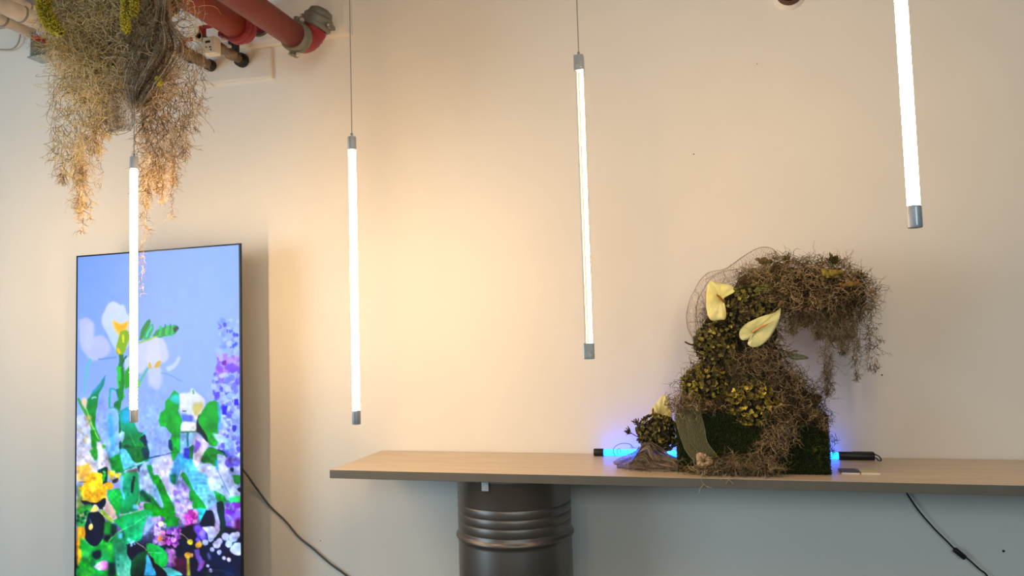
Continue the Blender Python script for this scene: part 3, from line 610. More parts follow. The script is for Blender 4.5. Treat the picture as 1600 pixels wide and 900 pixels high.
# ------------------------------------------------------------------ TV on its stand
ZT = 2.141; TL = atz(120, 400, ZT); TR = atz(376, 380, ZT); TVW = float(np.linalg.norm(TR-TL)); TVH = 2.12
ux = (TR-TL)/TVW; uy = np.array([-ux[1], ux[0], 0.0]); tvrot = math.atan2(ux[1], ux[0])
tvc = (TL+TR)/2
tv = thing('upright_screen', 'tall black-rimmed display screen showing bright flowers, standing left of the table', 'screen', (tvc[0], tvc[1], 0), (0, 0, tvrot))
RM = Matrix.Rotation(tvrot, 3, 'Z')
def tvp(a, b, z): return tvc*np.array([1, 1, 0])+ux*a+uy*b+np.array([0, 0, z])
box('housing', tvp(0, .018, ZT-TVH/2), (TVW-.03, .022, TVH-.03), M_black, tv, bevel=.004, rot=RM)
M_rim = mat('black_metal_rim', (16, 16, 20), .3, .4)
bz = .009
for a, z, sx, sz in ((0, ZT-bz/2, TVW, bz), (0, ZT-TVH+bz, TVW, bz*2), (-TVW/2+bz/2, ZT-TVH/2, bz, TVH-bz*2), (TVW/2-bz*.6, ZT-TVH/2, bz*1.2, TVH-bz*2)):
    box('bezel', tvp(a, .003, z), (sx, .012, sz), M_rim, tv, rot=RM)
nu, nv = 330, 600
A_, Z_ = np.meshgrid(np.linspace(-TVW/2+bz, TVW/2-bz*1.2, nu), np.linspace(ZT-bz, ZT-TVH+bz*2, nv))
SP = (tvc*np.array([1, 1, 0]))+A_[..., None]*ux+np.array([0, 0, 1])*Z_[..., None]-uy*.0005
dv = SP-CAM; dz_ = dv@F_; sx_ = (800+FPX*(dv@R_)/dz_-OX)*S-.5; sy_ = (450+FPX*(dv@D_)/dz_-OY)*S-.5
sx_ = np.clip(sx_, 0, CW-1.01); sy_ = np.clip(sy_, 0, CH-1.01); ix = sx_.astype(int); iy = sy_.astype(int); fx = (sx_-ix)[..., None]; fy = (sy_-iy)[..., None]
cs = (canvas[iy, ix]*(1-fx)+canvas[iy, ix+1]*fx)*(1-fy)+(canvas[iy+1, ix]*(1-fx)+canvas[iy+1, ix+1]*fx)*fy
def lowf(c, seed, shape):
    g_ = np.random.default_rng(seed).normal(size=(shape[0]//c+3, shape[1]//c+3)); Y_, X_ = np.mgrid[0:shape[0], 0:shape[1]]/c
    i_ = Y_.astype(int); j_ = X_.astype(int); f_ = Y_-i_; h_ = X_-j_; f_ = f_*f_*(3-2*f_); h_ = h_*h_*(3-2*h_)
    return (g_[i_, j_]*(1-h_)+g_[i_, j_+1]*h_)*(1-f_)+(g_[i_+1, j_]*(1-h_)+g_[i_+1, j_+1]*h_)*f_
wx = sx_+.9*lowf(11, 1, sx_.shape)+.35*lowf(4, 2, sx_.shape); wy = sy_+.9*lowf(11, 3, sx_.shape)+.35*lowf(4, 4, sx_.shape)
wx = np.clip(wx, 0, CW-1.01); wy = np.clip(wy, 0, CH-1.01); ix = wx.astype(int); iy = wy.astype(int); fx = (wx-ix)[..., None]; fy = (wy-iy)[..., None]
cs = (canvas[iy, ix]*(1-fx)+canvas[iy, ix+1]*fx)*(1-fy)+(canvas[iy+1, ix]*(1-fx)+canvas[iy+1, ix+1]*fx)*fy
amt = np.clip((sy_/S+OY-600)/120, 0, 1)*.9+.04
cs = np.clip(cs*(1+(amt*(.13*lowf(13, 5, sx_.shape)+.10*lowf(5, 6, sx_.shape)))[..., None])+(amt*14*lowf(22, 8, sx_.shape))[..., None]*np.array([-.3, .5, 1.0]), 0, 255)
mean_ = cs.mean(-1, keepdims=True); cs = np.clip(mean_+(cs-mean_)*1.18, 0, 255); cs = np.clip((cs-128)*1.06+126, 2, 255)
idx = np.arange(nu*nv).reshape(nv, nu); Fq = np.stack([idx[:-1, :-1], idx[1:, :-1], idx[1:, 1:], idx[:-1, 1:]], -1).reshape(-1, 4)
m_scr = bpy.data.materials.new('lit_screen'); m_scr.use_nodes = True; nt = m_scr.node_tree
pb = nt.nodes['Principled BSDF']; pb.inputs['Base Color'].default_value = (.01, .01, .01, 1); pb.inputs['Roughness'].default_value = .4; pb.inputs['Specular IOR Level'].default_value = .25
an = nt.nodes.new('ShaderNodeAttribute'); an.attribute_name = 'Col'; nt.links.new(an.outputs['Color'], pb.inputs['Emission Color']); pb.inputs['Emission Strength'].default_value = .98
so = put('screen_picture', mesh_np(SP.reshape(-1, 3), Fq, lin(cs).reshape(-1, 3)), m_scr, tv)
so['label'] = 'glowing picture of freesias, lilac and green leaves on a pale blue ground'
for s in (-.28, .28):
    bm = bmesh.new(); b_box(bm, tvp(s, .02, (ZT-TVH)/2+.02), (.05, .016, ZT-TVH+.04), RM); b_box(bm, tvp(s, .03, .010), (.08, .36, .020), RM)
    put('stand_leg', bm_mesh(bm), M_black, tv)
cb = cable('power_cord', [at(x, y, Y) for x, y, Y in [(377, 731, 3.66), (386, 742, 3.80), (400, 762, 3.94), (422, 791, 3.965), (445, 813, 3.965), (466, 838, 3.965), (490, 858, 3.965), (515, 880, 3.965), (545, 902, 3.965), (600, 948, 3.965), (640, 1000, 3.96)]], .0058, M_cable, n=70)
tag(cb, 'dark grey power cord sagging from the screen along the wall', 'cord')

# ------------------------------------------------------------------ table and drum
X0, X1, YF, YB, TH = -1.884, 3.1, 3.372, 3.972, .040
table = thing('long_table', 'long pale wood-topped counter with grey front edge resting on the steel drum', 'table', (X0, (YF+YB)/2, TABLE_Z-TH))
M_wood = mat('pale_oak_laminate', (216, 200, 177), .36, stretch=(.7, 9, 1), rgb2=(200, 183, 159), scale=5.0)
M_edge = mat('grey_edge_band', (104, 102, 92), .55, var=.05, scale=10)
box('tabletop', ((X0+X1)/2, (YF+YB)/2, TABLE_Z-TH/2), (X1-X0, YB-YF, TH), M_wood, table)
bm = bmesh.new(); b_box(bm, ((X0+X1)/2, YF-.0008, TABLE_Z-TH/2-.0008), (X1-X0+.002, .003, TH-.001)); b_box(bm, (X0-.0008, (YF+YB)/2, TABLE_Z-TH/2-.0008), (.003, YB-YF, TH-.001))
put('edge_band', bm_mesh(bm), M_edge, table)
box('underside_board', ((X0+X1)/2, (YF+YB)/2, TABLE_Z-TH-.0009), (X1-X0-.002, YB-YF-.002, .002), mat('grey_board', (120, 122, 120), .7), table)
dcx = float(at(804, 800, 3.68)[0]); dcy = 3.68; DR = .2885
def zr(y): return float(at(804, y, dcy-DR)[2])
top = TABLE_Z-TH-.002
prof = [(.01, top-.02), (DR-.012, top-.02), (DR-.010, top-.001), (DR, top), (DR+.005, top-.004), (DR+.005, top-.012), (DR-.001, top-.017)]
def groove(zc, d=.0035, hw=.0065): return [(DR, zc+hw*1.3), (DR-d*.6, zc+hw*.5), (DR-d, zc), (DR-d*.6, zc-hw*.5), (DR, zc-hw*1.3)]
for y in (801, 815.5, 830, 845): prof += groove(zr(y))
zb = zr(856)
prof += [(DR, zb+.017), (DR+.006, zb+.010), (DR+.0105, zb+.003), (DR+.0105, zb-.004), (DR+.005, zb-.012), (DR-.003, zb-.018), (DR-.001, zb-.028)]
zb2 = .30
prof += [(DR, zb2+.03), (DR, zb2+.017), (DR+.006, zb2+.010), (DR+.0105, zb2+.003), (DR+.0105, zb2-.004), (DR+.005, zb2-.012), (DR-.002, zb2-.018)]
for z in (.24, .2, .16): prof += groove(z)
prof += [(DR, .02), (DR+.005, .014), (DR+.005, .004), (DR, .0), (.01, .0)]
M_drum = mat('gunmetal_drum', (118, 112, 106), .36, .72, var=.08, scale=4, bump=.03, bscale=12)
drum = thing('steel_drum', 'dark gunmetal steel drum with raised hoops holding up the table', 'drum', (dcx, dcy, 0))
put('barrel', lathe(prof, (dcx, dcy, 0), (0, 0, 1), 128), M_drum, drum, smooth=True)
bp_ = at(758, 760, 3.385)
t = thing('angle_bracket', 'small silver angle bracket under the table edge in front of the drum', 'bracket', (bp_[0], 3.385, top))
box('plate', (bp_[0], 3.384, bp_[2]-.001), (.034, .003, .042), mat('bright_steel', (190, 205, 212), .35, .5), t, bevel=.0008)
box('flange', (bp_[0]-.008, 3.392, top-.003), (.05, .018, .005), M_black, t)
for dx, dz in ((-.008, .004), (.008, .012), (.004, -.008)): cyl('screw', (bp_[0]+dx, 3.381, bp_[2]+dz), (bp_[0]+dx, 3.384, bp_[2]+dz), .003, M_steel, t, seg=8)

# inline switch cord on the right
pts = [at(x, y, Y) for x, y, Y in [(1416, 717, 3.968), (1417, 742, 3.976), (1415, 768, 3.965), (1434, 796, 3.96), (1458, 824, 3.96), (1480, 846, 3.96), (1492, 858, 3.96), (1512, 873, 3.96), (1530, 889, 3.96), (1545, 903, 3.96), (1580, 960, 3.95)]]
t = thing('lamp_cord', 'thin black cord with an inline switch hanging under the right of the table', 'cord', pts[6])
cable('cord', pts[2:], .0042, M_black, t, n=50)
a, b = at(1491, 858, 3.955), at(1508, 872, 3.955)
cyl('inline_switch', a, b, .0125, M_black, t, seg=16, bevel=.004)

# ------------------------------------------------------------------ blue tube light on the table
YL = 3.90; zl = TABLE_Z+.0195
xl, xr = at(928, 706, YL)[0], at(1368, 712, YL)[0]
M_blue = mat('lit_blue_tube', (60, 130, 255), .3, emit=(.004, .10, 1.0), estr=10)
t = thing('blue_light_bar', 'blue glowing light bar with black ends lying behind the moss arch', 'light bar', (xl, YL, TABLE_Z))
cyl('glow_tube', (xl+.048, YL, zl), (xr-.15, YL, zl), .0165, M_blue, t, seg=24)
cyl('end_cap', (xl, YL, zl), (xl+.052, YL, zl), .0195, M_black, t, seg=24, bevel=.002)
cyl('handle', (xr-.165, YL, zl), (xr-.005, YL, zl), .0195, M_black, t, seg=24, bevel=.002)
box('handle_rib', (xr-.055, YL-.004, zl+.012), (.09, .02, .018), M_black, t, bevel=.002)
cable('strap', [(xr-.008, YL-.01, zl+.012), (xr+.012, YL-.015, zl+.002), (xr+.02, YL-.02, TABLE_Z+.004), (xr+.008, YL-.022, TABLE_Z+.003), (xr-.003, YL-.018, zl-.004)], .003, M_black, t, n=20)

# ------------------------------------------------------------------ cards
for x0, x1, y0, y1, rgb, lab in ((1312, 1337, 735, 741, (74, 66, 78), 'dark slate-purple small card beside the turf block'), (1343, 1368, 735.5, 741.5, (206, 196, 146), 'cream small card, right of the dark one')):
    a = atz(x0+3, y1, TABLE_Z); b = atz(x1, y0, TABLE_Z)
    t = thing('small_card', lab, 'card', ((a[0]+b[0])/2, (a[1]+b[1])/2, TABLE_Z))
    box('stack', ((a[0]+b[0])/2, (a[1]+b[1])/2, TABLE_Z+.0035), (b[0]-a[0], b[1]-a[1], .007), mat('paper_white', (222, 214, 196), .6), t)
    box('top_sheet', ((a[0]+b[0])/2, (a[1]+b[1])/2, TABLE_Z+.0078), (b[0]-a[0], b[1]-a[1], .0014), mat('sheet_'+('dark' if rgb[0] < 100 else 'cream'), rgb, .5), t)

# ------------------------------------------------------------------ moss generators
def rnd_unit(n):
    v = rng.normal(size=(n, 3)); return v/np.linalg.norm(v, axis=1, keepdims=True)
def walk(P0, D0, L, nseg, wig, grav, persist=.6):
    N = len(P0); P = np.zeros((N, nseg+1, 3)); P[:, 0] = P0; d = D0.copy(); nz = rng.normal(size=(N, 3))
    for i in range(nseg):
        nz = persist*nz+(1-persist**2)**.5*rng.normal(size=(N, 3))
        d = d+wig*nz; d[:, 2] -= grav; d /= np.linalg.norm(d, axis=1, keepdims=True)+1e-9
        P[:, i+1] = P[:, i]+d*(L/nseg)[:, None]
    return P
def palette(n, cols, jit=.12):
    c = lin(np.array(cols))[rng.integers(len(cols), size=n)]
    return np.clip(c*(1+rng.normal(0, jit, (n, 1))), 0.002, 1)
def taper(n, nseg, r, tip=.35):
    return (r*np.linspace(1, tip, nseg+1))[None]*rng.uniform(.75, 1.25, (n, 1))
def with_tails(P, C, k, Lt, r):
    """short curling tails branching off the strands"""
    N, n, _ = P.shape; i = rng.integers(N, size=k); j = rng.integers(1, n-1, size=k)
    t0 = P[i, j]; d = P[i, j+1]-P[i, j]; d /= np.linalg.norm(d, axis=1, keepdims=True)+1e-9
    d = d*.5+rnd_unit(k)*.9; d /= np.linalg.norm(d, axis=1, keepdims=True)
    T = walk(t0, d, rng.uniform(.5, 1.2, k)*Lt, 4, .35, .12)
    return tubes(T, taper(k, 4, r*.85, .25), 3, C[i])
def moss_object(name, parts, m, parent, label=None, stuff=True):
    V, F, C = merge(parts); o = put(name, mesh_np(V, F, C), m, parent)
    if label: o['label'] = label
    if stuff: o['kind'] = 'stuff'
    return o
M_moss = mat('dried_moss', rough=.85, attr='Col', spec=.15)
M_petal = mat('dried_petals', rough=.7, attr='Col', spec=.2)
def hang_column(px, y0, y1, hw, Y, th, n, cols, L=.09, r=.0013, tails=2.0, Lt=.03, drift=0, taper_pow=.8):
    """a hanging beard of strands between photo heights y0,y1 around column px"""
    s = rng.uniform(0, 1, n)**.9
    y = y0+(y1-y0)*s
    wfac = np.clip(1-s, 0.10, 1)**taper_pow
    x = px+drift*s+rng.normal(0, .5, n)*hw*wfac
    P0 = at(x, y, Y+rng.normal(0, .5, n)*th*wfac)
    zend = at(px, y1, Y)[2]
    Ls = np.minimum(rng.uniform(.5, 1.3, n)*L, np.maximum(.02, P0[:, 2]-zend+.01))
    D0 = rnd_unit(n)*.5; D0[:, 2] -= .9; D0 /= np.linalg.norm(D0, axis=1, keepdims=True)
    C = palette(n, cols); P = walk(P0, D0, Ls, 9, .42, .22)
    out = [tubes(P, taper(n, 9, r), 3, C)]
    k = int(n*tails)
    if k: out.append(with_tails(P, C, k, Lt, r))
    return out
def tangle(px, py, rx, ry, Y, th, n, cols, L=.09, r=.0014, tails=1.0, grav=.06, wig=.55):
    a = rng.uniform(0, 2*np.pi, n); q = np.sqrt(rng.uniform(0, 1, n))
    P0 = at(px+rx*q*np.cos(a), py+ry*q*np.sin(a), Y+rng.uniform(-1, 1, n)*th*np.sqrt(np.clip(1-q*q, .05, 1)))
    D0 = rnd_unit(n); C = palette(n, cols)
    P = walk(P0, D0, rng.uniform(.6, 1.3, n)*L, 9, wig, grav)
    out = [tubes(P, taper(n, 9, r), 3, C)]
    k = int(n*tails)
    if k: out.append(with_tails(P, C, k, .025, r))
    return out
def blob_core(name, spheres, m, parent, voxel=.016, disp=.02, nscale=.05):
    bm = bmesh.new()
    for x, y, rp, Y, sq in spheres:
        c = at(x, y, Y); r = rp*px_scale(x, y, Y)
        bmesh.ops.create_icosphere(bm, subdivisions=3, radius=r, matrix=Matrix.Translation(Vector(c)) @ Matrix.Diagonal((1, sq, 1, 1)))
    o = put(name, bm_mesh(bm), m, parent)
    rm = o.modifiers.new('remesh', 'REMESH'); rm.mode = 'VOXEL'; rm.voxel_size = voxel
    tx = bpy.data.textures.new(name+'_clouds', 'CLOUDS'); tx.noise_scale = nscale
    dp = o.modifiers.new('disp', 'DISPLACE'); dp.texture = tx; dp.strength = disp; dp.mid_level = .6; dp.texture_coords = 'LOCAL'
    return o

# ------------------------------------------------------------------ hanging moss arrangement
YH = 2.88
hc = at(185, -40, YH)
hang = thing('hanging_moss_arrangement', 'large hanging bundle of pale curly moss and grey netting below the ceiling pipes', 'hanging arrangement', (hc[0], YH, hc[2]))
LIGHT = [(242, 218, 156), (222, 196, 132), (246, 230, 182), (166, 138, 86), (228, 206, 164), (206, 184, 108)]
TAN = [(222, 194, 150), (190, 160, 118), (234, 210, 172), (142, 116, 82)]
GREY = [(178, 156, 126), (150, 128, 102), (198, 176, 146), (112, 94, 72)]
M_core = mat('dark_brown_core', (104, 82, 56), .95, var=.35, scale=30, bump=.6, bscale=60)
blob_core('moss_core', [(115, 5, 30, YH+.05, .6), (150, 30, 38, YH+.05, .6), (160, 85, 28, YH+.05, .6), (120, 60, 28, YH+.05, .6), (205, 25, 38, YH+.05, .6), (225, 80, 32, YH+.05, .6), (180, -50, 60, YH+.05, .6), (215, 120, 24, YH+.02, .6), (255, 0, 28, YH+.05, .6)], M_core, hang)
P = []
P += tangle(130, 40, 62, 60, YH, .20, 1100, LIGHT+TAN, .13, r=.0019, wig=.42)
P += tangle(215, 30, 66, 66, YH, .20, 800, TAN+GREY, .13, r=.0017, wig=.42)
P += tangle(150, 105, 56, 58, YH-.04, .17, 850, LIGHT, .13, r=.0019, wig=.42, grav=.12)
P += tangle(225, 110, 46, 56, YH-.03, .17, 560, GREY+TAN, .12, r=.0016, wig=.42, grav=.12)
P += tangle(225, 70, 40, 56, YH-.24, .02, 150, TAN+GREY, .13, r=.0016, wig=.42)
P += tangle(292, 30, 20, 56, YH, .08, 80, TAN+LIGHT, .12, r=.0016, wig=.42)
P += tangle(180, -50, 110, 50, YH, .22, 600, LIGHT+TAN, .13, r=.0018, wig=.42)
P += tangle(150, 5, 76, 50, YH-.22, .05, 620, LIGHT+LIGHT+TAN, .13, r=.0018, wig=.45)
P += tangle(232, 5, 34, 50, YH-.22, .05, 200, TAN+GREY, .13, r=.0017, wig=.45)
P += tangle(105, 60, 34, 44, YH-.18, .05, 220, LIGHT, .13, r=.0018, wig=.45)
P += tangle(248, 130, 40, 30, YH-.2, .04, 110, TAN+GREY, .11, r=.0015, wig=.45)
moss_object('moss_tangle', P, M_moss, hang, 'dense tangle of yellowish and grey-brown curly moss')
P = []
kw = dict(L=.11, r=.0016, tails=1.6, Lt=.036)
for a in [(84, 80, 262, 14, 50), (98, 110, 290, 26, 150), (126, 110, 335, 34, 330), (120, 200, 290, 22, 90), (150, 110, 240, 40, 240), (168, 120, 215, 28, 110), (182, 100, 200, 26, 90)]:
    P += hang_column(a[0], a[1], a[2], a[3], YH, .10, a[4], LIGHT+TAN, **kw)
P += hang_column(130, 240, 352, 7, YH, .02, 34, TAN, .07, r=.0015); P += hang_column(122, 290, 366, 7, YH, .02, 16, TAN, .06, drift=4, r=.0014)
P += hang_column(148, 250, 345, 8, YH, .02, 16, TAN, .07, drift=-8, r=.0014); P += hang_column(157, 180, 300, 9, YH, .02, 26, TAN, .07, r=.0015)
moss_object('moss_beard', P, M_moss, hang, 'pale straw-coloured beard of moss hanging on the left')
P = []
for a in [(228, 130, 322, 24, 240), (248, 130, 300, 36, 260), (270, 120, 285, 34, 220), (288, 90, 250, 30, 150), (304, 60, 205, 20, 70), (238, 150, 280, 34, 130), (316, 80, 190, 8, 14)]:
    P += hang_column(a[0], a[1], a[2], a[3], YH+.12, .08, a[4], GREY+TAN, **kw)
P += hang_column(227, 290, 378, 7, YH+.14, .02, 34, GREY, .06, r=.0014); P += hang_column(268, 270, 342, 9, YH+.14, .02, 34, GREY, .07, r=.0014); P += hang_column(254, 250, 322, 10, YH+.14, .02, 36, TAN, .07, r=.0015)
P += hang_column(223, 370, 458, 5, YH+.16, .015, 30, TAN, .05, r=.0012)
moss_object('moss_beard', P, M_moss, hang, 'grey-brown beard of moss hanging on the right')
# netting: long gathered threads
M_net = mat('taupe_netting', (134, 118, 98), .8)
def net_threads(path_l, path_r, Yf, n, m_cross, r, amp=.006):
    """gathered net between two photo polylines: long threads plus cross threads"""
    A = smooth_path(path_l, 34); B = smooth_path(path_r, 34); out = []
    u = np.sort(rng.uniform(0, 1, n))[:, None, None]
    Q = A[None]*(1-u)+B[None]*u
    Yv = Yf+.05*np.sin(u[..., 0]*17+np.linspace(0, 6, 34)[None]*1.3)-.06*np.sin(np.pi*u[..., 0])
    W3 = at(Q[..., 0]+np.cumsum(rng.normal(0, .35, Q.shape[:2]), 1), Q[..., 1], Yv)+rng.normal(0, amp*.3, (n, 34, 3))
    out.append(tubes(W3, np.full((n, 34), r), 3, palette(n, [(172, 152, 126), (124, 108, 88), (206, 188, 160), (88, 76, 62)])))
    for j in range(m_cross):
        v = rng.uniform(1, 32); j0 = int(v); f = v-j0; ln = max(4, int(n*rng.uniform(.15, .5))); s = rng.integers(0, max(1, n-ln))
        seg = (W3[s:s+ln:max(1, ln//12), j0]*(1-f)+W3[s:s+ln:max(1, ln//12), j0+1]*f)
        if len(seg) < 4: continue
        pp = smooth_path(seg, 14)[None]+rng.normal(0, .0012, (1, 14, 3)); out.append(tubes(pp, r*.9, 3, palette(1, [(134, 118, 98)])))
    return out
P = net_threads([(243, -60), (240, 20), (214, 75), (196, 130), (205, 168)], [(275, -60), (268, 30), (300, 80), (250, 150), (222, 172)], YH-.19, 84, 260, .0011)
P += net_threads([(228, 60), (200, 90), (192, 120), (206, 165)], [(270, 60), (262, 110), (240, 150), (222, 172)], YH-.15, 44, 130, .0010)
o = moss_object('netting', P, M_moss, hang, 'grey-brown gathered netting wrapped round the bundle'); 
def tulle_mat(name, rgb, trans, scale=260, dens=.5, alphanoise=6):
    m = mat(name, rgb, .8, trans=trans); nt = m.node_tree; N = nt.nodes; K = nt.links
    tc = N.new('ShaderNodeTexCoord'); wv = N.new('ShaderNodeTexWave'); wv.inputs['Scale'].default_value = 30; wv.inputs['Distortion'].default_value = 22; wv.inputs['Detail'].default_value = 2; wv.inputs['Detail Scale'].default_value = .6
    nz = N.new('ShaderNodeTexNoise'); nz.inputs['Scale'].default_value = alphanoise
    K.new(tc.outputs['Object'], wv.inputs['Vector']); K.new(tc.outputs['Object'], nz.inputs['Vector'])
    ma = N.new('ShaderNodeMath'); ma.operation = 'MULTIPLY_ADD'; K.new(wv.outputs[1], ma.inputs[0]); ma.inputs[1].default_value = -.14; ma.inputs[2].default_value = trans+.06
    K.new(ma.outputs[0], N[m['mixnode']].inputs[0]); return m
def sheet(name, L_, R__, Yf, nu, nv, m, parent, fold=.02, seed=1, thick=0.0, k=9):
    """thin cloth between two photo polylines with folds in depth"""
    A = smooth_path(L_, nv); B = smooth_path(R__, nv); u = np.linspace(0, 1, nu)[None, :, None]
    Q = A[:, None]*(1-u)+B[:, None]*u; g = np.random.default_rng(seed); ph = g.uniform(0, 6, 6)
    U, Vv = np.meshgrid(np.linspace(0, 1, nu), np.linspace(0, 1, nv))
    Yd = Yf+fold*(np.sin(U*k+ph[0]+Vv*3)+.6*np.sin(U*k*2.1+ph[1]-Vv*5)+.4*np.sin(Vv*11+ph[2]+U*4))
    W3 = at(Q[..., 0]+1.2*np.sin(Vv*14+U*9+ph[3]), Q[..., 1]+1.0*np.sin(U*13+Vv*6+ph[4]), Yd)
    idx = np.arange(nu*nv).reshape(nv, nu); Fq = np.stack([idx[:-1, :-1], idx[1:, :-1], idx[1:, 1:], idx[:-1, 1:]], -1).reshape(-1, 4)
    o = put(name, mesh_np(W3.reshape(-1, 3), Fq), m, parent, smooth=True)
    s = o.modifiers.new('thick', 'SOLIDIFY'); s.thickness = max(thick, .0006)
    return o, W3
M_tulle = tulle_mat('sheer_taupe_tulle', (150, 132, 116), .80)
o, W3 = sheet('tulle_loop', [(158, 150), (160, 185), (168, 205)], [(205, 150), (212, 180), (206, 205)], YH-.02, 24, 16, M_tulle, hang, .01, 5)
rim = smooth_path([at(x, y, YH-.03) for x, y in [(160, 165), (160, 195), (172, 209), (192, 209), (206, 200), (208, 180), (220, 170)]], 40)[None]
moss_object('netting', [tubes(rim, .0013, 4, palette(1, [(120, 106, 92)]))]+net_threads([(158, 150), (160, 190), (172, 208)], [(210, 150), (212, 185), (204, 203)], YH-.0, 22, 60, .0005), M_moss, hang, 'sheer looped edge of netting')
# wire that carries it
cable('hanging_wire', [(hc[0], YH, hc[2]), (hc[0], YH, (hc[2]+CEIL_Z)/2), (hc[0], YH, CEIL_Z)], .003, M_steel, hang, n=4, sides=6)

# ---- yellow flower spikes
def spike(pts, rad, Y, label, base=(188, 168, 40), n=420):
    p = smooth_path([at(x, y, Y) for x, y in pts], 30); c = p[0]
    t = thing('flower_spike', label, 'flower', p[-1], group=None)
    V, F, _ = tubes(p[None], np.concatenate([np.linspace(.6, 1, 6), np.ones(18), np.linspace(1, .25, 6)])[None]*rad*.7, 10); put('stem', mesh_np(V, F), mat('olive_stem', (120, 110, 40), .8), t, smooth=True)
    s = rng.uniform(0, 29, n); i = s.astype(int); f = (s-i)[:, None]; i2 = np.minimum(i+1, 29); q = p[i]*(1-f)+p[i2]*f
    T = p[i2]-p[i]+1e-6; T /= np.linalg.norm(T, axis=1, keepdims=True); d = rnd_unit(n); d -= T*(d*T).sum(1, keepdims=True); d /= np.linalg.norm(d, axis=1, keepdims=True)
    rr = rad*np.interp(s, [0, 4, 24, 29], [.7, 1, 1, .4])[:, None]
    P3 = q[:, None]+d[:, None]*(rr[:, None]*np.array([.5, .8, 1.0, 1.12])[None, :, None])+T[:, None]*np.array([0, .1, .15, .2])[None, :, None]*rad
    R3 = np.array([.001, .0032, .0034, .0008])[None].repeat(n, 0)
    V, F, C = tubes(P3, R3, 5, palette(n, [base, (206, 188, 60), (160, 146, 30), (222, 206, 90)])); put('florets', mesh_np(V, F, C), M_petal, t)['kind'] = 'stuff'
    return t
spike([(84, -30), (70, -4), (70, 18), (80, 38), (96, 52)], .030, YH-.29, 'fat yellow-green flower spike curving at the left of the hanging moss', n=900)
spike([(196, -24), (197, 10), (196, 34), (199, 52)], .020, YH-.32, 'long slim yellow flower spike pointing down in the hanging moss', n=500)
spike([(208, -24), (210, 4), (209, 26)], .018, YH-.32, 'short yellow flower spike, right beside the long slim one', n=340)
spike([(247, 120), (248, 127), (251, 132)], .013, YH-.27, 'small round yellow-green flower tuft low in the grey netting', (150, 150, 60), n=220)

# ------------------------------------------------------------------ turf block
bl = atz(1060, 738, TABLE_Z); br = atz(1298, 742, TABLE_Z); BX0, BX1, BY0, BY1, BZ0 = bl[0], br[0], 3.50, 3.82, TABLE_Z
BZ1 = float(at(1298, 648, BY0)[2])
turf = thing('turf_block', 'rectangular block clad in dark green artificial grass under the moss arch', 'turf block', ((BX0+BX1)/2, (BY0+BY1)/2, BZ0))
M_turfbase = mat('dark_turf_backing', (26, 34, 14), .95, var=.3, scale=40)
box('block', ((BX0+BX1)/2, (BY0+BY1)/2, (BZ0+BZ1)/2), (BX1-BX0-.008, BY1-BY0-.008, BZ1-BZ0-.004), M_turfbase, turf, bevel=.006)
def turf_blades(n, face):
    u = rng.uniform(0, 1, n); v = rng.uniform(0, 1, n)
    if face == 'front': v = (np.floor(v*30)+rng.normal(.5, .22, n))/30; P0 = np.stack([BX0+u*(BX1-BX0), np.full(n, BY0+.002), BZ0+.004+v*(BZ1-BZ0-.008)], -1); nn = np.array([0, -1, 0])
    elif face == 'top': P0 = np.stack([BX0+u*(BX1-BX0), BY0+v*(BY1-BY0), np.full(n, BZ1-.003)], -1); nn = np.array([0, 0, 1])
    else: P0 = np.stack([np.full(n, BX1-.003 if face == 'right' else BX0+.003), BY0+v*(BY1-BY0), BZ0+.004+u*(BZ1-BZ0-.008)], -1); nn = np.array([1 if face == 'right' else -1, 0, 0])
    D0 = nn+rnd_unit(n)*.45+np.array([0, 0, -.15]); P = walk(P0, D0/np.linalg.norm(D0, axis=1, keepdims=True), rng.uniform(.006, .013, n), 2, .15, .2)
    P[..., 2] = np.maximum(P[..., 2], TABLE_Z+.001)
    return tubes(P, np.array([.0012, .001, .0004])[None].repeat(n, 0), 3, palette(n, [(50, 64, 24), (38, 52, 18), (64, 78, 34), (30, 40, 16), (80, 88, 46)], .2))
moss_object('grass_pile', [turf_blades(16000, 'front'), turf_blades(5000, 'top'), turf_blades(3500, 'left'), turf_blades(3500, 'right')], M_moss, turf)

# ------------------------------------------------------------------ moss arch
YA = 3.66
base = at(1180, 640, YA)
arch = thing('moss_arch', 'curved moss-covered arch sculpture bending over to the right on the table', 'sculpture', (base[0], YA, BZ1))
SPH = [(1108, 626, 34, YA, .9), (1155, 622, 44, YA-.02, 1), (1210, 628, 38, YA, 1), (1256, 632, 24, YA, 1), (1276, 622, 10, YA, 1), (1112, 592, 34, YA, 1), (1160, 580, 44, YA, 1), (1205, 596, 32, YA, 1), (1236, 602, 20, YA, 1), (1190, 560, 32, YA, 1),
       (1128, 546, 36, YA, 1), (1168, 530, 38, YA, 1), (1190, 520, 26, YA, 1), (1130, 506, 30, YA, 1), (1172, 485, 34, YA, 1), (1140, 480, 24, YA, 1), (1196, 455, 32, YA, 1), (1170, 450, 24, YA, 1), (1232, 444, 34, YA, 1), (1268, 446, 34, YA, 1), (1300, 448, 36, YA, 1), (1330, 458, 29, YA, 1), (1288, 468, 24, YA, 1), (1252, 462, 26, YA, 1), (1320, 474, 20, YA, 1), (1092, 612, 28, YA, 1), (1080, 630, 20, YA, 1), (1215, 420, 14, YA, 1)]
M_arch = mat('brown_moss_core', (58, 48, 32), .95, rgb2=(36, 34, 22), scale=22, bump=.7, bscale=60)
blob_core('arch_core', [(x, y, r_*(.9 if y < 480 and x > 1190 else .97), Y, q) for x, y, r_, Y, q in SPH], M_arch, arch, .014, .018, .04)
SC = [at(x, y, Y) for x, y, r, Y, q in SPH]; SR = [r*px_scale(x, y, Y) for x, y, r, Y, q in SPH]
SCA = np.array(SC); SRA = np.array(SR)
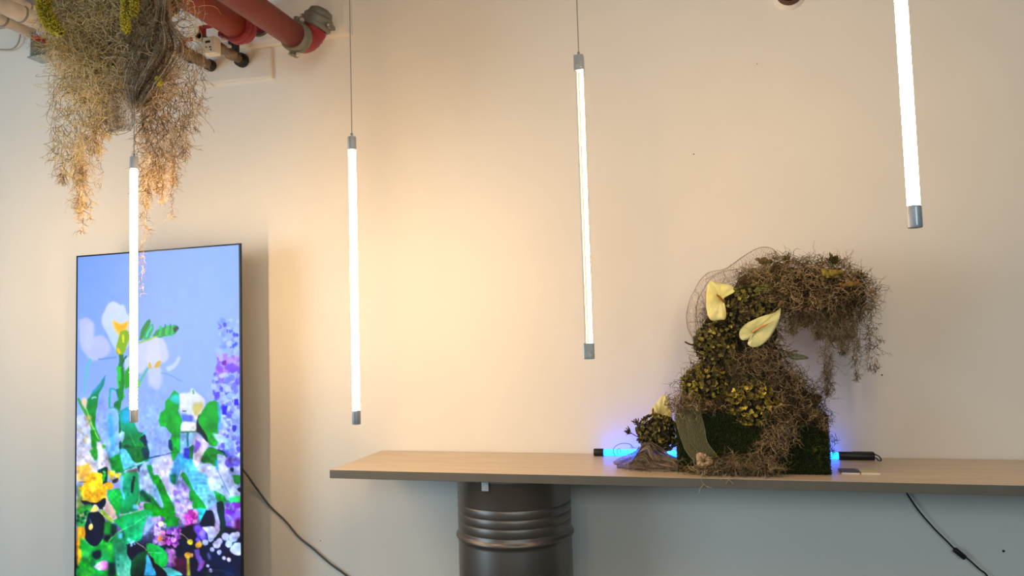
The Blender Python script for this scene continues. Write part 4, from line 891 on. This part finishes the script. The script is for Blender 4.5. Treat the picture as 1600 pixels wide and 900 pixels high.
def surf_points(n, region=None):
    i = rng.choice(len(SR), size=n*3, p=SRA**2/(SRA**2).sum()); d = rnd_unit(n*3); p = SCA[i]+d*SRA[i][:, None]
    dd = np.linalg.norm(p[:, None]-SCA[None], axis=2)-SRA[None]*.93
    ok = (dd > -1e-6).all(1) & (d[:, 1] < .55); p = p[ok]; d = d[ok]
    v = p-CAM; z = v@F_; X = 800+FPX*(v@R_)/z; Y = 450+FPX*(v@D_)/z
    if region is not None: k = region(X, Y); p = p[k]; d = d[k]
    return p[:n], d[:n]
BROWN = [(172, 148, 108), (140, 116, 84), (96, 80, 56), (198, 174, 132), (70, 58, 42), (156, 134, 106)]
DARK = [(78, 68, 44), (96, 84, 52), (60, 52, 36), (116, 98, 66), (86, 76, 60)]
GREEN = [(104, 100, 44), (84, 84, 36), (122, 116, 56), (66, 66, 32)]
def surf_moss(n, cols, region=None, L=.08, r=.00145, lift=.012, out=.25):
    p, d = surf_points(n, region); n = len(p)
    t = rnd_unit(n); t -= d*(t*d).sum(1, keepdims=True)*(1-out); t += d*out; t /= np.linalg.norm(t, axis=1, keepdims=True)
    P0 = p+d*rng.uniform(.002, lift+.010, n)[:, None]; C = palette(n, cols)
    P = walk(P0, t, rng.uniform(.6, 1.3, n)*L, 9, .5, .05)
    return [tubes(P, taper(n, 9, r), 3, C), with_tails(P, C, n//2, .022, r)]
P = surf_moss(1500, DARK+GREEN, None, r=.0012)
P += surf_moss(1500, BROWN, lambda X, Y: X > 1185+np.maximum(0, Y-430)*.02)
P += surf_moss(1300, BROWN+BROWN+DARK, lambda X, Y: (X > 1190) & (Y < 520), L=.08, lift=.02, out=.3)
P += surf_moss(1500, BROWN+BROWN+DARK, lambda X, Y: (Y > 520) & (X > 1150), lift=.018)
P += surf_moss(700, BROWN+GREEN, lambda X, Y: (Y > 560) & (X < 1120), lift=.02, out=.35)
P += tangle(1188, 560, 26, 22, YA-.14, .02, 160, BROWN, .07)+tangle(1222, 600, 34, 34, YA-.12, .02, 260, BROWN, .07)+tangle(1155, 572, 16, 20, YA-.14, .02, 60, BROWN+GREEN, .06)
P += surf_moss(1500, BROWN+BROWN+[(186, 160, 120)], lambda X, Y: (X > 1190) & (Y < 500), L=.085, lift=.03, out=.35)
P += surf_moss(500, BROWN+GREEN, lambda X, Y: (X > 1140) & (Y < 470), L=.06, lift=.02, out=.3)
P += tangle(1180, 430, 22, 12, YA-.10, .02, 130, BROWN+GREEN, .07)+tangle(1268, 448, 90, 34, YA-.15, .02, 420, BROWN+[(186, 160, 120)], .08)
moss_object('moss_cover', P, M_moss, arch, 'tangled brown and olive curly moss covering')
P = []
CB = [(156, 136, 104), (126, 108, 82), (88, 76, 56), (182, 160, 124)]
for a in [(1294, 478, 617, 18, 240), (1292, 560, 617, 8, 40), (1338, 478, 594, 14, 120), (1360, 450, 578, 12, 90), (1367, 500, 580, 10, 40), (1318, 470, 552, 34, 220), (1240, 468, 520, 30, 120), (1280, 470, 528, 34, 180), (1256, 464, 508, 50, 240), (1300, 475, 530, 50, 260), (1326, 470, 530, 40, 200)]:
    P += hang_column(a[0], a[1], a[2], a[3], YA-.01, .05, a[4], CB, .06, tails=2.4, Lt=.024)
moss_object('moss_beard', P, M_moss, arch, 'thin dark strands of moss trailing below the overhang')
P = []
P += tangle(1236, 648, 46, 16, BY0-.03, .03, 260, BROWN+DARK, .06); P += tangle(1222, 676, 26, 20, BY0-.03, .02, 200, BROWN, .06); P += tangle(1205, 700, 26, 18, BY0-.03, .02, 190, BROWN, .055)
P += tangle(1196, 722, 20, 12, BY0-.03, .02, 110, BROWN, .05); P += tangle(1288, 655, 12, 20, BY0-.015, .02, 90, DARK+BROWN, .05); P += tangle(1068, 632, 26, 16, BY0-.03, .03, 200, BROWN, .06); P += tangle(1110, 636, 30, 7, BY0-.01, .02, 110, BROWN+DARK, .05)
P += tangle(1284, 700, 14, 30, BY0-.01, .008, 26, GREEN, .04)
moss_object('moss_drape', P, M_moss, arch, 'brown moss spilling over the front of the grass block')
# loose moss lying on the table in front
YT = 3.44
lc = at(1150, 740, YT); P = []
for a in [(1140, 729, 50, 8, 240), (1180, 731, 40, 7, 170), (1100, 735, 30, 6, 110), (1150, 716, 36, 8, 70), (1206, 735, 20, 4, 40)]:
    P += tangle(a[0], a[1], a[2], a[3], YT, .035, a[4], BROWN+[(110, 112, 84)], .07, grav=.02)
V, F, C = merge(P); V[:, 2] = np.where(V[:, 1] > YF-.003, np.maximum(V[:, 2], TABLE_Z+.0012), V[:, 2])
lm = thing('loose_moss', 'loose curly brown moss lying along the table edge in front of the grass block', 'moss', (lc[0], YT, TABLE_Z))
o = put('moss_tangle', mesh_np(V, F, C), M_moss, lm); o['kind'] = 'stuff'
dr = []
for pts in ([(1098, 738), (1096, 752), (1104, 760), (1108, 766)], [(1100, 756), (1094, 764), (1092, 772)], [(1104, 760), (1112, 762)], [(1140, 742), (1138, 750), (1134, 756)], [(1138, 748), (1146, 756)], [(1140, 744), (1148, 748), (1158, 747)], [(1196, 742), (1194, 750)], [(1135, 741), (1126, 750)]):
    dr.append(tubes(smooth_path([at(x, y, YF-.012) for x, y in pts], 12)[None], .0015, 4, palette(1, [(176, 168, 136)])))
moss_object('trailing_strands', dr, M_moss, lm, 'pale strands hanging over the table edge')

# leaf-like tips, mushrooms lobes, yellow-green lichen on the arch
def petal_mesh(C0, Nn, T, l, wd, cup, col):
    """petals: base C0, outward Nn, direction T; 2 quads each"""
    n = len(C0); Sd = np.cross(Nn, T); l = l[:, None]; wd = wd[:, None]
    V = np.stack([C0, C0+T*l*.35+Sd*wd*.5+Nn*l*cup*.25, C0+T*l*.85+Sd*wd*.48+Nn*l*cup*.8, C0+T*l*1.05+Nn*l*cup, C0+T*l*.85-Sd*wd*.48+Nn*l*cup*.8, C0+T*l*.35-Sd*wd*.5+Nn*l*cup*.25, C0+T*l*.6+Nn*l*cup*.25], 1).reshape(-1, 3)
    b = (np.arange(n)*7)[:, None]
    F = np.concatenate([b+np.array([[i, (i+1) % 6, 6]]) for i in range(6)])
    return V, F, np.repeat(col, 7, 0)
def hydrangea(x, y, rx, ry, Y, cols, label, n=300, size=.0125, dy=.8, name='hydrangea_head'):
    c = at(x, y, Y); s = px_scale(x, y, Y); R3 = np.array([rx*s, dy*(rx+ry)/2*s, ry*s])
    t = thing(name, label, 'flower', c)
    bm = bmesh.new(); bmesh.ops.create_icosphere(bm, subdivisions=3, radius=1, matrix=Matrix.Translation(Vector(c)) @ Matrix.Diagonal((*(R3*.86), 1)))
    put('flower_core', bm_mesh(bm), mat('dark_flower_core', (34, 30, 16), .95, var=.3, scale=50), t, smooth=True)
    n = int(n*1.7); size = size*.78; d = rnd_unit(n*2); d = d[d[:, 1] < .35][:n]; m_ = len(d); ctr = c+d*R3*rng.uniform(.9, 1.08, (m_, 1))
    base = np.clip(palette(m_, cols, .22)*1.3, 0, 1); Vs = []
    nn = d+rnd_unit(m_)*.75; nn /= np.linalg.norm(nn, axis=1, keepdims=True); a = rnd_unit(m_); a -= nn*(a*nn).sum(1, keepdims=True); a /= np.linalg.norm(a, axis=1, keepdims=True); b = np.cross(nn, a)
    for k in range(4):
        th = k*np.pi/2; T = a*math.cos(th)+b*math.sin(th)
        Vs.append(petal_mesh(ctr, nn, T, rng.uniform(.75, 1.3, m_)*size, rng.uniform(.8, 1.2, m_)*size, rng.uniform(.0, 1.1, m_)[:, None], np.clip(base*rng.uniform(.6, 1.3, (m_, 1)), 0, 1)))
    V, F, C = merge(Vs); o = put('florets', mesh_np(V, F, C), M_petal, t); o['kind'] = 'stuff'
    return t
OL = [(112, 104, 40), (88, 82, 34), (66, 58, 30), (134, 122, 52), (52, 42, 34), (96, 84, 60)]
OY = [(170, 152, 50), (146, 132, 48), (130, 118, 44), (96, 88, 36), (176, 156, 62), (70, 58, 38), (58, 50, 34), (108, 96, 60)]
DK = [(96, 88, 48), (66, 58, 38), (112, 106, 54), (50, 42, 36), (126, 116, 64), (78, 66, 52)]
hydrangea(1176, 634, 42, 38, YA-.10, OY, 'round yellow-olive hydrangea head at the foot of the arch over the grass block', 380, .0135)
hydrangea(1106, 604, 38, 34, YA-.06, OL+[(140, 128, 50)], 'olive hydrangea head on the lower left flank of the arch', 340, .012)
hydrangea(1120, 536, 33, 34, YA-.06, OL+DK, 'olive-green hydrangea head on the left bend of the arch, below the upright pale flower', 320)
hydrangea(1168, 482, 50, 36, YA-.07, DK+OL, 'wide dark hydrangea head at the top left of the arch between the two pale flowers', 460, .0125)
hydrangea(1028, 677, 32, 28, 3.60, DK+OL, 'small dark olive hydrangea head low on the table, left of the grass block', 330, .0105)
# lichen / foliage tufts
def tuft(px, py, Y, n, L, wd, cols, up_, spread, name, label, cat):
    c = at(px, py, Y); t = thing(name, label, cat, c); u = np.array(up_, float); u /= np.linalg.norm(u)
    T = u+rnd_unit(n)*spread; T /= np.linalg.norm(T, axis=1, keepdims=True); Nn = np.cross(T, rnd_unit(n)); Nn /= np.linalg.norm(Nn, axis=1, keepdims=True)
    V, F, C = petal_mesh(np.repeat(c[None], n, 0)+rnd_unit(n)*L*.25, Nn, T, rng.uniform(.6, 1.2, n)*L, np.full(n, wd), rng.uniform(0, .3, n)[:, None], palette(n, cols)); o = put('leaves', mesh_np(V, F, C), M_petal, t)
    o['kind'] = 'stuff'; return t
GF = [(96, 92, 40), (118, 110, 52), (76, 72, 36)]
tuft(1231, 408, YA-.06, 26, .032, .006, GF, (-.2, -.3, 1), .7, 'moss_fern_tip', 'small olive leaf tuft on top of the arch, left of centre', 'foliage')
tuft(1302, 412, YA-.10, 46, .042, .007, GF, (.1, -.4, 1), .7, 'moss_fern_tip', 'largest olive fern tuft on top of the overhang', 'foliage')
tuft(1340, 434, YA-.12, 36, .034, .007, DARK+GF, (.6, -.4, .8), .7, 'moss_fern_tip', 'dark leaf tuft at the right end of the overhang', 'foliage')
tuft(985, 676, 3.60, 26, .026, .005, [(74, 62, 44), (96, 84, 56), (58, 48, 40)], (-.7, -.3, .2), .8, 'thistle_sprig', 'dark spiky dried sprig at the far left of the small hydrangea, lower one', 'dried flower')
tuft(996, 662, 3.60, 26, .026, .005, [(74, 62, 44), (110, 94, 60), (58, 48, 40)], (-.3, -.3, .8), .8, 'thistle_sprig', 'dark spiky dried sprig above left of the small hydrangea, upper one', 'dried flower')
for a, b in (((985, 676), (1002, 684)), ((996, 662), (1006, 676))):
    o = cable('twig', [at(*a, 3.60), at((a[0]+b[0])/2, (a[1]+b[1])/2+1, 3.60), at(*b, 3.60)], .0022, mat('twig_brown', (70, 56, 42), .9), [q for q in COL.objects if q.name.startswith('thistle_sprig')][0 if a[0] == 985 else -1], n=8, sides=5)
def lichen(px, py, rx, ry, Y, cols, label, n=120):
    c = at(px, py, Y); s = px_scale(px, py, Y); t = thing('lichen_patch', label, 'lichen', c)
    bm = bmesh.new()
    for i in range(n//6):
        p = at(px+rng.normal(0, .45)*rx, py+rng.normal(0, .45)*ry, Y+rng.uniform(-.01, .01)); bmesh.ops.create_icosphere(bm, subdivisions=2, radius=rng.uniform(.006, .013), matrix=Matrix.Translation(Vector(p)) @ Matrix.Diagonal((1.2, .6, .8, 1)))
    put('lobes', bm_mesh(bm), mat('lichen_%d' % cols[0], cols, .85, var=.25, scale=60, bump=.4, bscale=120), t, smooth=True)['kind'] = 'stuff'; return t
lichen(1300, 426, 15, 8, YA-.185, (134, 118, 40), 'yellow-green lichen patch on the front of the overhang', 150)
lichen(1328, 444, 16, 5, YA-.175, (128, 96, 44), 'ochre lichen patch near the right end of the overhang', 110)
lichen(1194, 408, 11, 6, YA-.02, (104, 90, 40), 'olive-brown lobed lichen at the top under the tulle veil', 130)
lichen(1186, 452, 24, 9, YA-.16, (88, 90, 34), 'green lichen patch above the wide dark hydrangea', 140)

# ------------------------------------------------------------------ anthurium flowers (heart-shaped spathe + spadix)
M_sp = {}
def spathe(name, outline, conv, centre, Y, rgb, rgb2, tilt, parent, key_='ab', dome=.009, thick=.0014):
    O = smooth_path(np.array([conv(*p) for p in outline]+[conv(*outline[0])]), 56)[:-1]; c = np.array(conv(*centre)); n = len(O); rings = 8; V = []
    s = px_scale(*c, Y)
    for k in range(rings+1):
        f = k/rings; Q = c[None]*(1-f)+O*f
        dpt = dome*math.sin(f*math.pi*.8)+.0022*math.sin(f*19+len(key_)*2)*np.sin(np.arange(n)/n*2*np.pi*5)+.0030*f*np.sin(np.arange(n)/n*2*np.pi*9)*(f > .5)+tilt[0]*(Q[:, 0]-c[0])*s+tilt[1]*(Q[:, 1]-c[1])*s
        V.append(at(Q[:, 0], Q[:, 1], Y-dpt))
    V = np.concatenate(V); F = []
    for k in range(rings):
        for i in range(n): F.append((k*n+i, k*n+(i+1) % n, (k+1)*n+(i+1) % n, (k+1)*n+i))
    m = mat('spathe_'+name, rgb, .42, rgb2=rgb2, scale=9, bump=.35, bscale=16)
    if rings == 8 and name in 'abc':
        R3 = V.reshape(rings+1, n, 3); vp_ = [tubes((R3[:, k_]+np.array([0, -.0011, 0]))[None], np.linspace(.0009, .0003, rings+1)[None], 4) for k_ in range(0, n, 4)]
        V2, F2, _ = merge(vp_); put('veins', mesh_np(V2, F2), mat('vein_'+name, tuple(int(v*.96) for v in rgb), .5), parent, smooth=True)['kind'] = 'stuff'
    o = put('spathe', mesh_np(V, F), m, parent, smooth=True); so_ = o.modifiers.new('t', 'SOLIDIFY'); so_.thickness = thick
    return o
def anthurium(key, outline, conv, centre, s0, s1, Y, rgb, rgb2, label, tilt=(0, 0), sr=.0052, scol=(206, 150, 84), stem=None):
    t = thing('anthurium_flower', label, 'flower', at(*conv(*s0), Y))
    spathe(key, outline, conv, centre, Y, rgb, rgb2, tilt, t)
    a = at(*conv(*s0), Y-.008); b = at(*conv(*s1), Y-.045)
    p = smooth_path([a, (a+b)/2+np.array([0, -.006, .004]), b], 14)[None]
    V, F, _ = tubes(p, np.interp(np.linspace(0, 1, 14), [0, .1, .8, 1], [.8, 1, .85, .3])[None]*sr, 10); o = put('spadix', mesh_np(V, F), mat('spadix_'+key, scol, .7, var=.15, scale=150, bump=.5, bscale=300), t, smooth=True)
    if stem: cable('stem', [at(*q) for q in stem], .003, mat('green_stem', (110, 120, 60), .6), t, n=14, sides=7)
    return t
c6 = lambda x, y: (1060+x/5, 380+y/5); c5 = lambda x, y: (950+x/5, 600+y/5)
anthurium('a', [(250, 290), (300, 308), (360, 318), (420, 335), (445, 365), (425, 392), (380, 405), (358, 432), (362, 470), (372, 530), (368, 590), (330, 600), (265, 606), (232, 570), (218, 500), (216, 420), (222, 350), (238, 310)], c6, (330, 440), (356, 462), (296, 402), YA-.15,
          (222, 212, 120), (232, 226, 156), 'pale yellow heart-shaped anthurium flower at the upper left of the arch', (0, 0), scol=(176, 120, 52), stem=[(1131, 472, YA-.14), (1150, 480, YA-.02), (1160, 490, YA+.02)])
anthurium('b', [(475, 715), (482, 680), (520, 635), (590, 597), (660, 568), (740, 545), (785, 520), (799, 508), (796, 560), (780, 620), (745, 690), (700, 755), (640, 800), (585, 813), (545, 795), (540, 775), (560, 760), (577, 735), (578, 708), (562, 735), (530, 757), (500, 757), (480, 740)], c6, (590, 690), (580, 695), (702, 628), YA-.19,
          (176, 182, 116), (206, 206, 150), 'larger greenish-cream anthurium flower with pointed tip on the front of the arch', (.25, .1), scol=(214, 160, 96), stem=[(1175, 520, YA-.14), (1172, 530, YA-.03), (1170, 540, YA)])
anthurium('c', [(330, 235), (350, 180), (385, 135), (432, 85), (465, 105), (485, 160), (500, 240), (500, 330), (440, 360), (370, 330)], c5, (410, 260), (352, 250), (352, 188), 3.68,
          (228, 216, 124), (240, 232, 170), 'pale yellow anthurium flower standing behind the small hydrangea', (0, 0), scol=(150, 104, 48), stem=[(1032, 660, 3.68), (1034, 690, 3.68), (1034, 716, 3.68)])
# slim leaves right of the neck
lf = thing('bud_sprig', 'sprig of slim grey-green leaves sticking out right of the arch neck', 'leaf', at(1226, 560, YA))
ca = lambda x, y: (x, y)
for nme, ol, cc, rg in (('d', [(1230, 556), (1240, 552), (1252, 554), (1264, 559), (1252, 562), (1238, 562)], (1244, 557), (112, 112, 84)), ('e', [(1228, 553), (1234, 549), (1242, 547), (1247, 549), (1240, 551), (1232, 555)], (1237, 551), (128, 104, 78))):
    o = spathe(nme, ol, ca, cc, YA, rg, tuple(int(v*1.15) for v in rg), (0, 0), lf, dome=.004); o.name = 'leaf'
cable('stem', [at(1216, 562, YA), at(1224, 558, YA), at(1232, 556, YA)], .002, mat('twig_brown'), lf, n=8, sides=5)
tw = cable('twig', [at(1070, 534, YA-.02), at(1078, 538, YA-.02), at(1092, 541, YA)], .004, mat('twig_brown', (70, 56, 42), .9), n=10, sides=6); tag(tw, 'short dark twig poking out left of the arch', 'twig')

# ------------------------------------------------------------------ tulle
veil = thing('tulle_veil', 'sheer taupe tulle veil puffed out behind the upper left of the arch', 'tulle', at(1130, 470, YA+.04))
M_veil = tulle_mat('veil_tulle', (176, 152, 132), .88)
outer = [(1096, 545), (1078, 520), (1073, 490), (1084, 455), (1104, 428), (1135, 420), (1160, 402), (1184, 388), (1205, 388), (1222, 402)]
inner = [(1110, 530), (1104, 500), (1112, 480), (1120, 462), (1132, 445), (1150, 438), (1168, 430), (1190, 420), (1204, 412), (1216, 412)]
o, W3 = sheet('tulle_fabric', outer, inner, YA+.03, 22, 60, M_veil, veil, .012, 3)
o2, W4 = sheet('tulle_fabric', [(p[0]+12, p[1]+10) for p in outer], [(p[0]+8, p[1]+4) for p in inner], YA-.02, 22, 60, M_veil, veil, .015, 8)
P = []
ed = [outer, [(1100, 540), (1090, 505), (1088, 478), (1098, 455), (1110, 436), (1128, 426), (1150, 421)], [(1102, 437), (1128, 424), (1150, 421), (1166, 424), (1184, 424)], [(1096, 470), (1102, 480), (1100, 500)],
      [(1130, 424), (1133, 434), (1128, 444)], [(1150, 420), (1156, 430), (1150, 438)], [(1164, 421), (1180, 424), (1192, 430)], [(1086, 456), (1092, 462), (1088, 486), (1086, 510)], [(1195, 400), (1210, 396), (1220, 408)], [(1209, 393), (1216, 400), (1219, 410)], [(1208, 389), (1213, 397), (1214, 408)]]
for pts in ed:
    p = smooth_path([at(x, y, YA-.01) for x, y in pts], 40); P.append(tubes((p+rng.normal(0, .0008, p.shape))[None], .0013, 4, palette(1, [(122, 100, 84)])))
for k in range(0, 22, 7): P.append(tubes(W3[:, k][None], .0004, 3, palette(1, [(130, 112, 96)])))
moss_object('tulle_folds', P, M_moss, veil, 'darker folded edges of the veil')
# draped strip over the left of the grass block
strip = thing('tulle_drape', 'translucent greenish tulle strip draped down the left of the grass block', 'tulle', at(1090, 730, BY0-.02))
M_strip = tulle_mat('drape_tulle', (150, 144, 104), .80, alphanoise=12)
o, W3 = sheet('tulle_fabric', [(1052, 632), (1058, 660), (1064, 690), (1078, 712), (1096, 732)], [(1094, 632), (1099, 665), (1106, 690), (1122, 715), (1136, 736)], BY0-.030, 26, 40, M_strip, strip, .0025, 12, k=5)
P = [tubes(W3[:, -1][None], .0009, 3, palette(1, [(150, 146, 112)])), tubes(W3[:, 0][None], .0009, 3, palette(1, [(150, 146, 112)]))]
P.append(tubes(W3[:, 9][None]+np.array([0, -.002, 0]), .0005, 3, palette(1, [(160, 152, 120)])))
moss_object('tulle_folds', P, M_moss, strip)
# bundle of tulle lying on the left
bc = atz(1020, 733, TABLE_Z)
bun = thing('tulle_bundle', 'crumpled heap of grey-brown tulle lying on the table under the small hydrangea', 'tulle', (bc[0], bc[1], TABLE_Z))
M_bun = mat('crumpled_tulle', (126, 106, 84), .9, rgb2=(156, 136, 112), scale=26, bump=.6, bscale=50, stretch=(1, 1, 2.2))
blob_core('crumpled_fabric', [(1008, 716, 12, 3.57, 1), (1028, 722, 13, 3.56, 1), (1048, 726, 12, 3.54, 1), (1002, 726, 10, 3.57, 1), (1064, 731, 8, 3.53, 1)], M_bun, bun, .008, .008, .02)
M_bt = tulle_mat('bundle_tulle', (158, 136, 112), .34)
for i_, (tp, bt, Yb) in enumerate([
    ([(990, 716), (1000, 700), (1010, 691), (1022, 700), (1040, 706), (1060, 716), (1078, 734)], [(978, 732), (996, 734), (1014, 737), (1030, 738), (1046, 738), (1062, 739), (1078, 738)], 3.535),
    ([(1000, 706), (1012, 697), (1024, 712), (1036, 716), (1052, 720), (1066, 728)], [(990, 722), (1004, 728), (1012, 736), (1030, 738), (1046, 738), (1060, 739)], 3.515),
    ([(1012, 693), (1018, 704), (1026, 716), (1034, 728), (1040, 737)], [(1018, 690), (1034, 700), (1048, 712), (1064, 724), (1074, 737)], 3.53),
    ([(958, 722), (975, 713), (988, 706), (1000, 697)], [(966, 731), (985, 734), (1000, 735), (1015, 736)], 3.57)]):
    o, W3 = sheet('tulle_fabric', tp, bt, Yb, 50, 50, M_bt if i_ < 3 else tulle_mat('bundle_tulle_thin', (150, 132, 118), .55), bun, .014, 21+i_, k=14)
    Q = W3.copy(); o_ = []
    for c_ in range(3, 50, 5): o_.append(tubes((Q[:, c_]+np.array([0, -.0015, 0]))[None], .0007, 3, palette(1, [(178, 156, 128), (110, 92, 72)])))
    for c_ in range(2, 50, 6): o_.append(tubes((Q[c_, :]+np.array([0, -.0015, 0]))[None], .0007, 3, palette(1, [(178, 156, 128), (110, 92, 72)])))
    moss_object('tulle_threads', o_, M_moss, bun)
P = []
for k in range(150):
    x = rng.uniform(975, 1078); yt = np.interp(x, [965, 985, 1000, 1015, 1050, 1080], [724, 716, 700, 702, 714, 728]); P.append(at(x, rng.uniform(yt, 736), 3.50))
P0 = np.array(P); D0 = rnd_unit(len(P0)); D0[:, 1] *= .2; D0[:, 0] += .7; D0 /= np.linalg.norm(D0, axis=1, keepdims=True); Wk = walk(P0, D0, rng.uniform(.03, .08, len(P0)), 9, .22, .06); Wk[..., 2] = np.maximum(Wk[..., 2], TABLE_Z+.001)
moss_object('tulle_threads', [tubes(Wk, .0007, 3, palette(len(P0), [(150, 128, 104), (176, 156, 130), (116, 98, 76)]))], M_moss, bun)
# curly blue-lit wire/strand on the light, left
P = [tubes(smooth_path([at(x, y, 3.84) for x, y in [(961, 712), (958, 705), (962, 697), (972, 693), (984, 694), (990, 700)]], 30)[None], .0016, 5, palette(1, [(90, 110, 130)])), tubes(smooth_path([at(x, y, 3.84) for x, y in [(966, 710), (964, 704), (968, 701), (970, 707)]], 20)[None], .0013, 5, palette(1, [(90, 110, 130)]))]
o = moss_object('curled_strand', P, M_moss, bun)
# small tendrils at right edge of block, lit blue
P = hang_column(1300, 672, 706, 8, BY1-.02, .02, 20, DARK, .04); moss_object('moss_wisps', P, M_moss, turf, 'dark moss wisps at the right rear corner')

# pale wood chip
wc = at(1096, 727, 3.43)
chip = thing('bark_chip', 'pale beige folded bark chip lying in the moss before the grass block', 'bark chip', (wc[0], 3.43, TABLE_Z))
cc = lambda x, y: (1060+x/4.092, 540+y/4.092)
o = spathe('chip', [(110, 700), (130, 682), (165, 690), (200, 712), (222, 740), (215, 760), (190, 770), (150, 785), (120, 768), (115, 730)], cc, (160, 735), 3.44, (196, 166, 126), (172, 142, 104), (0, .1), chip, dome=.02, thick=.008); o.name = 'chip'
o = spathe('chip', [(140, 690), (180, 700), (215, 735), (218, 755), (185, 740), (150, 715)], cc, (180, 722), 3.432, (196, 166, 126), (172, 142, 104), (0, -.3), chip, dome=.012, thick=.005); o.name = 'chip_fold'
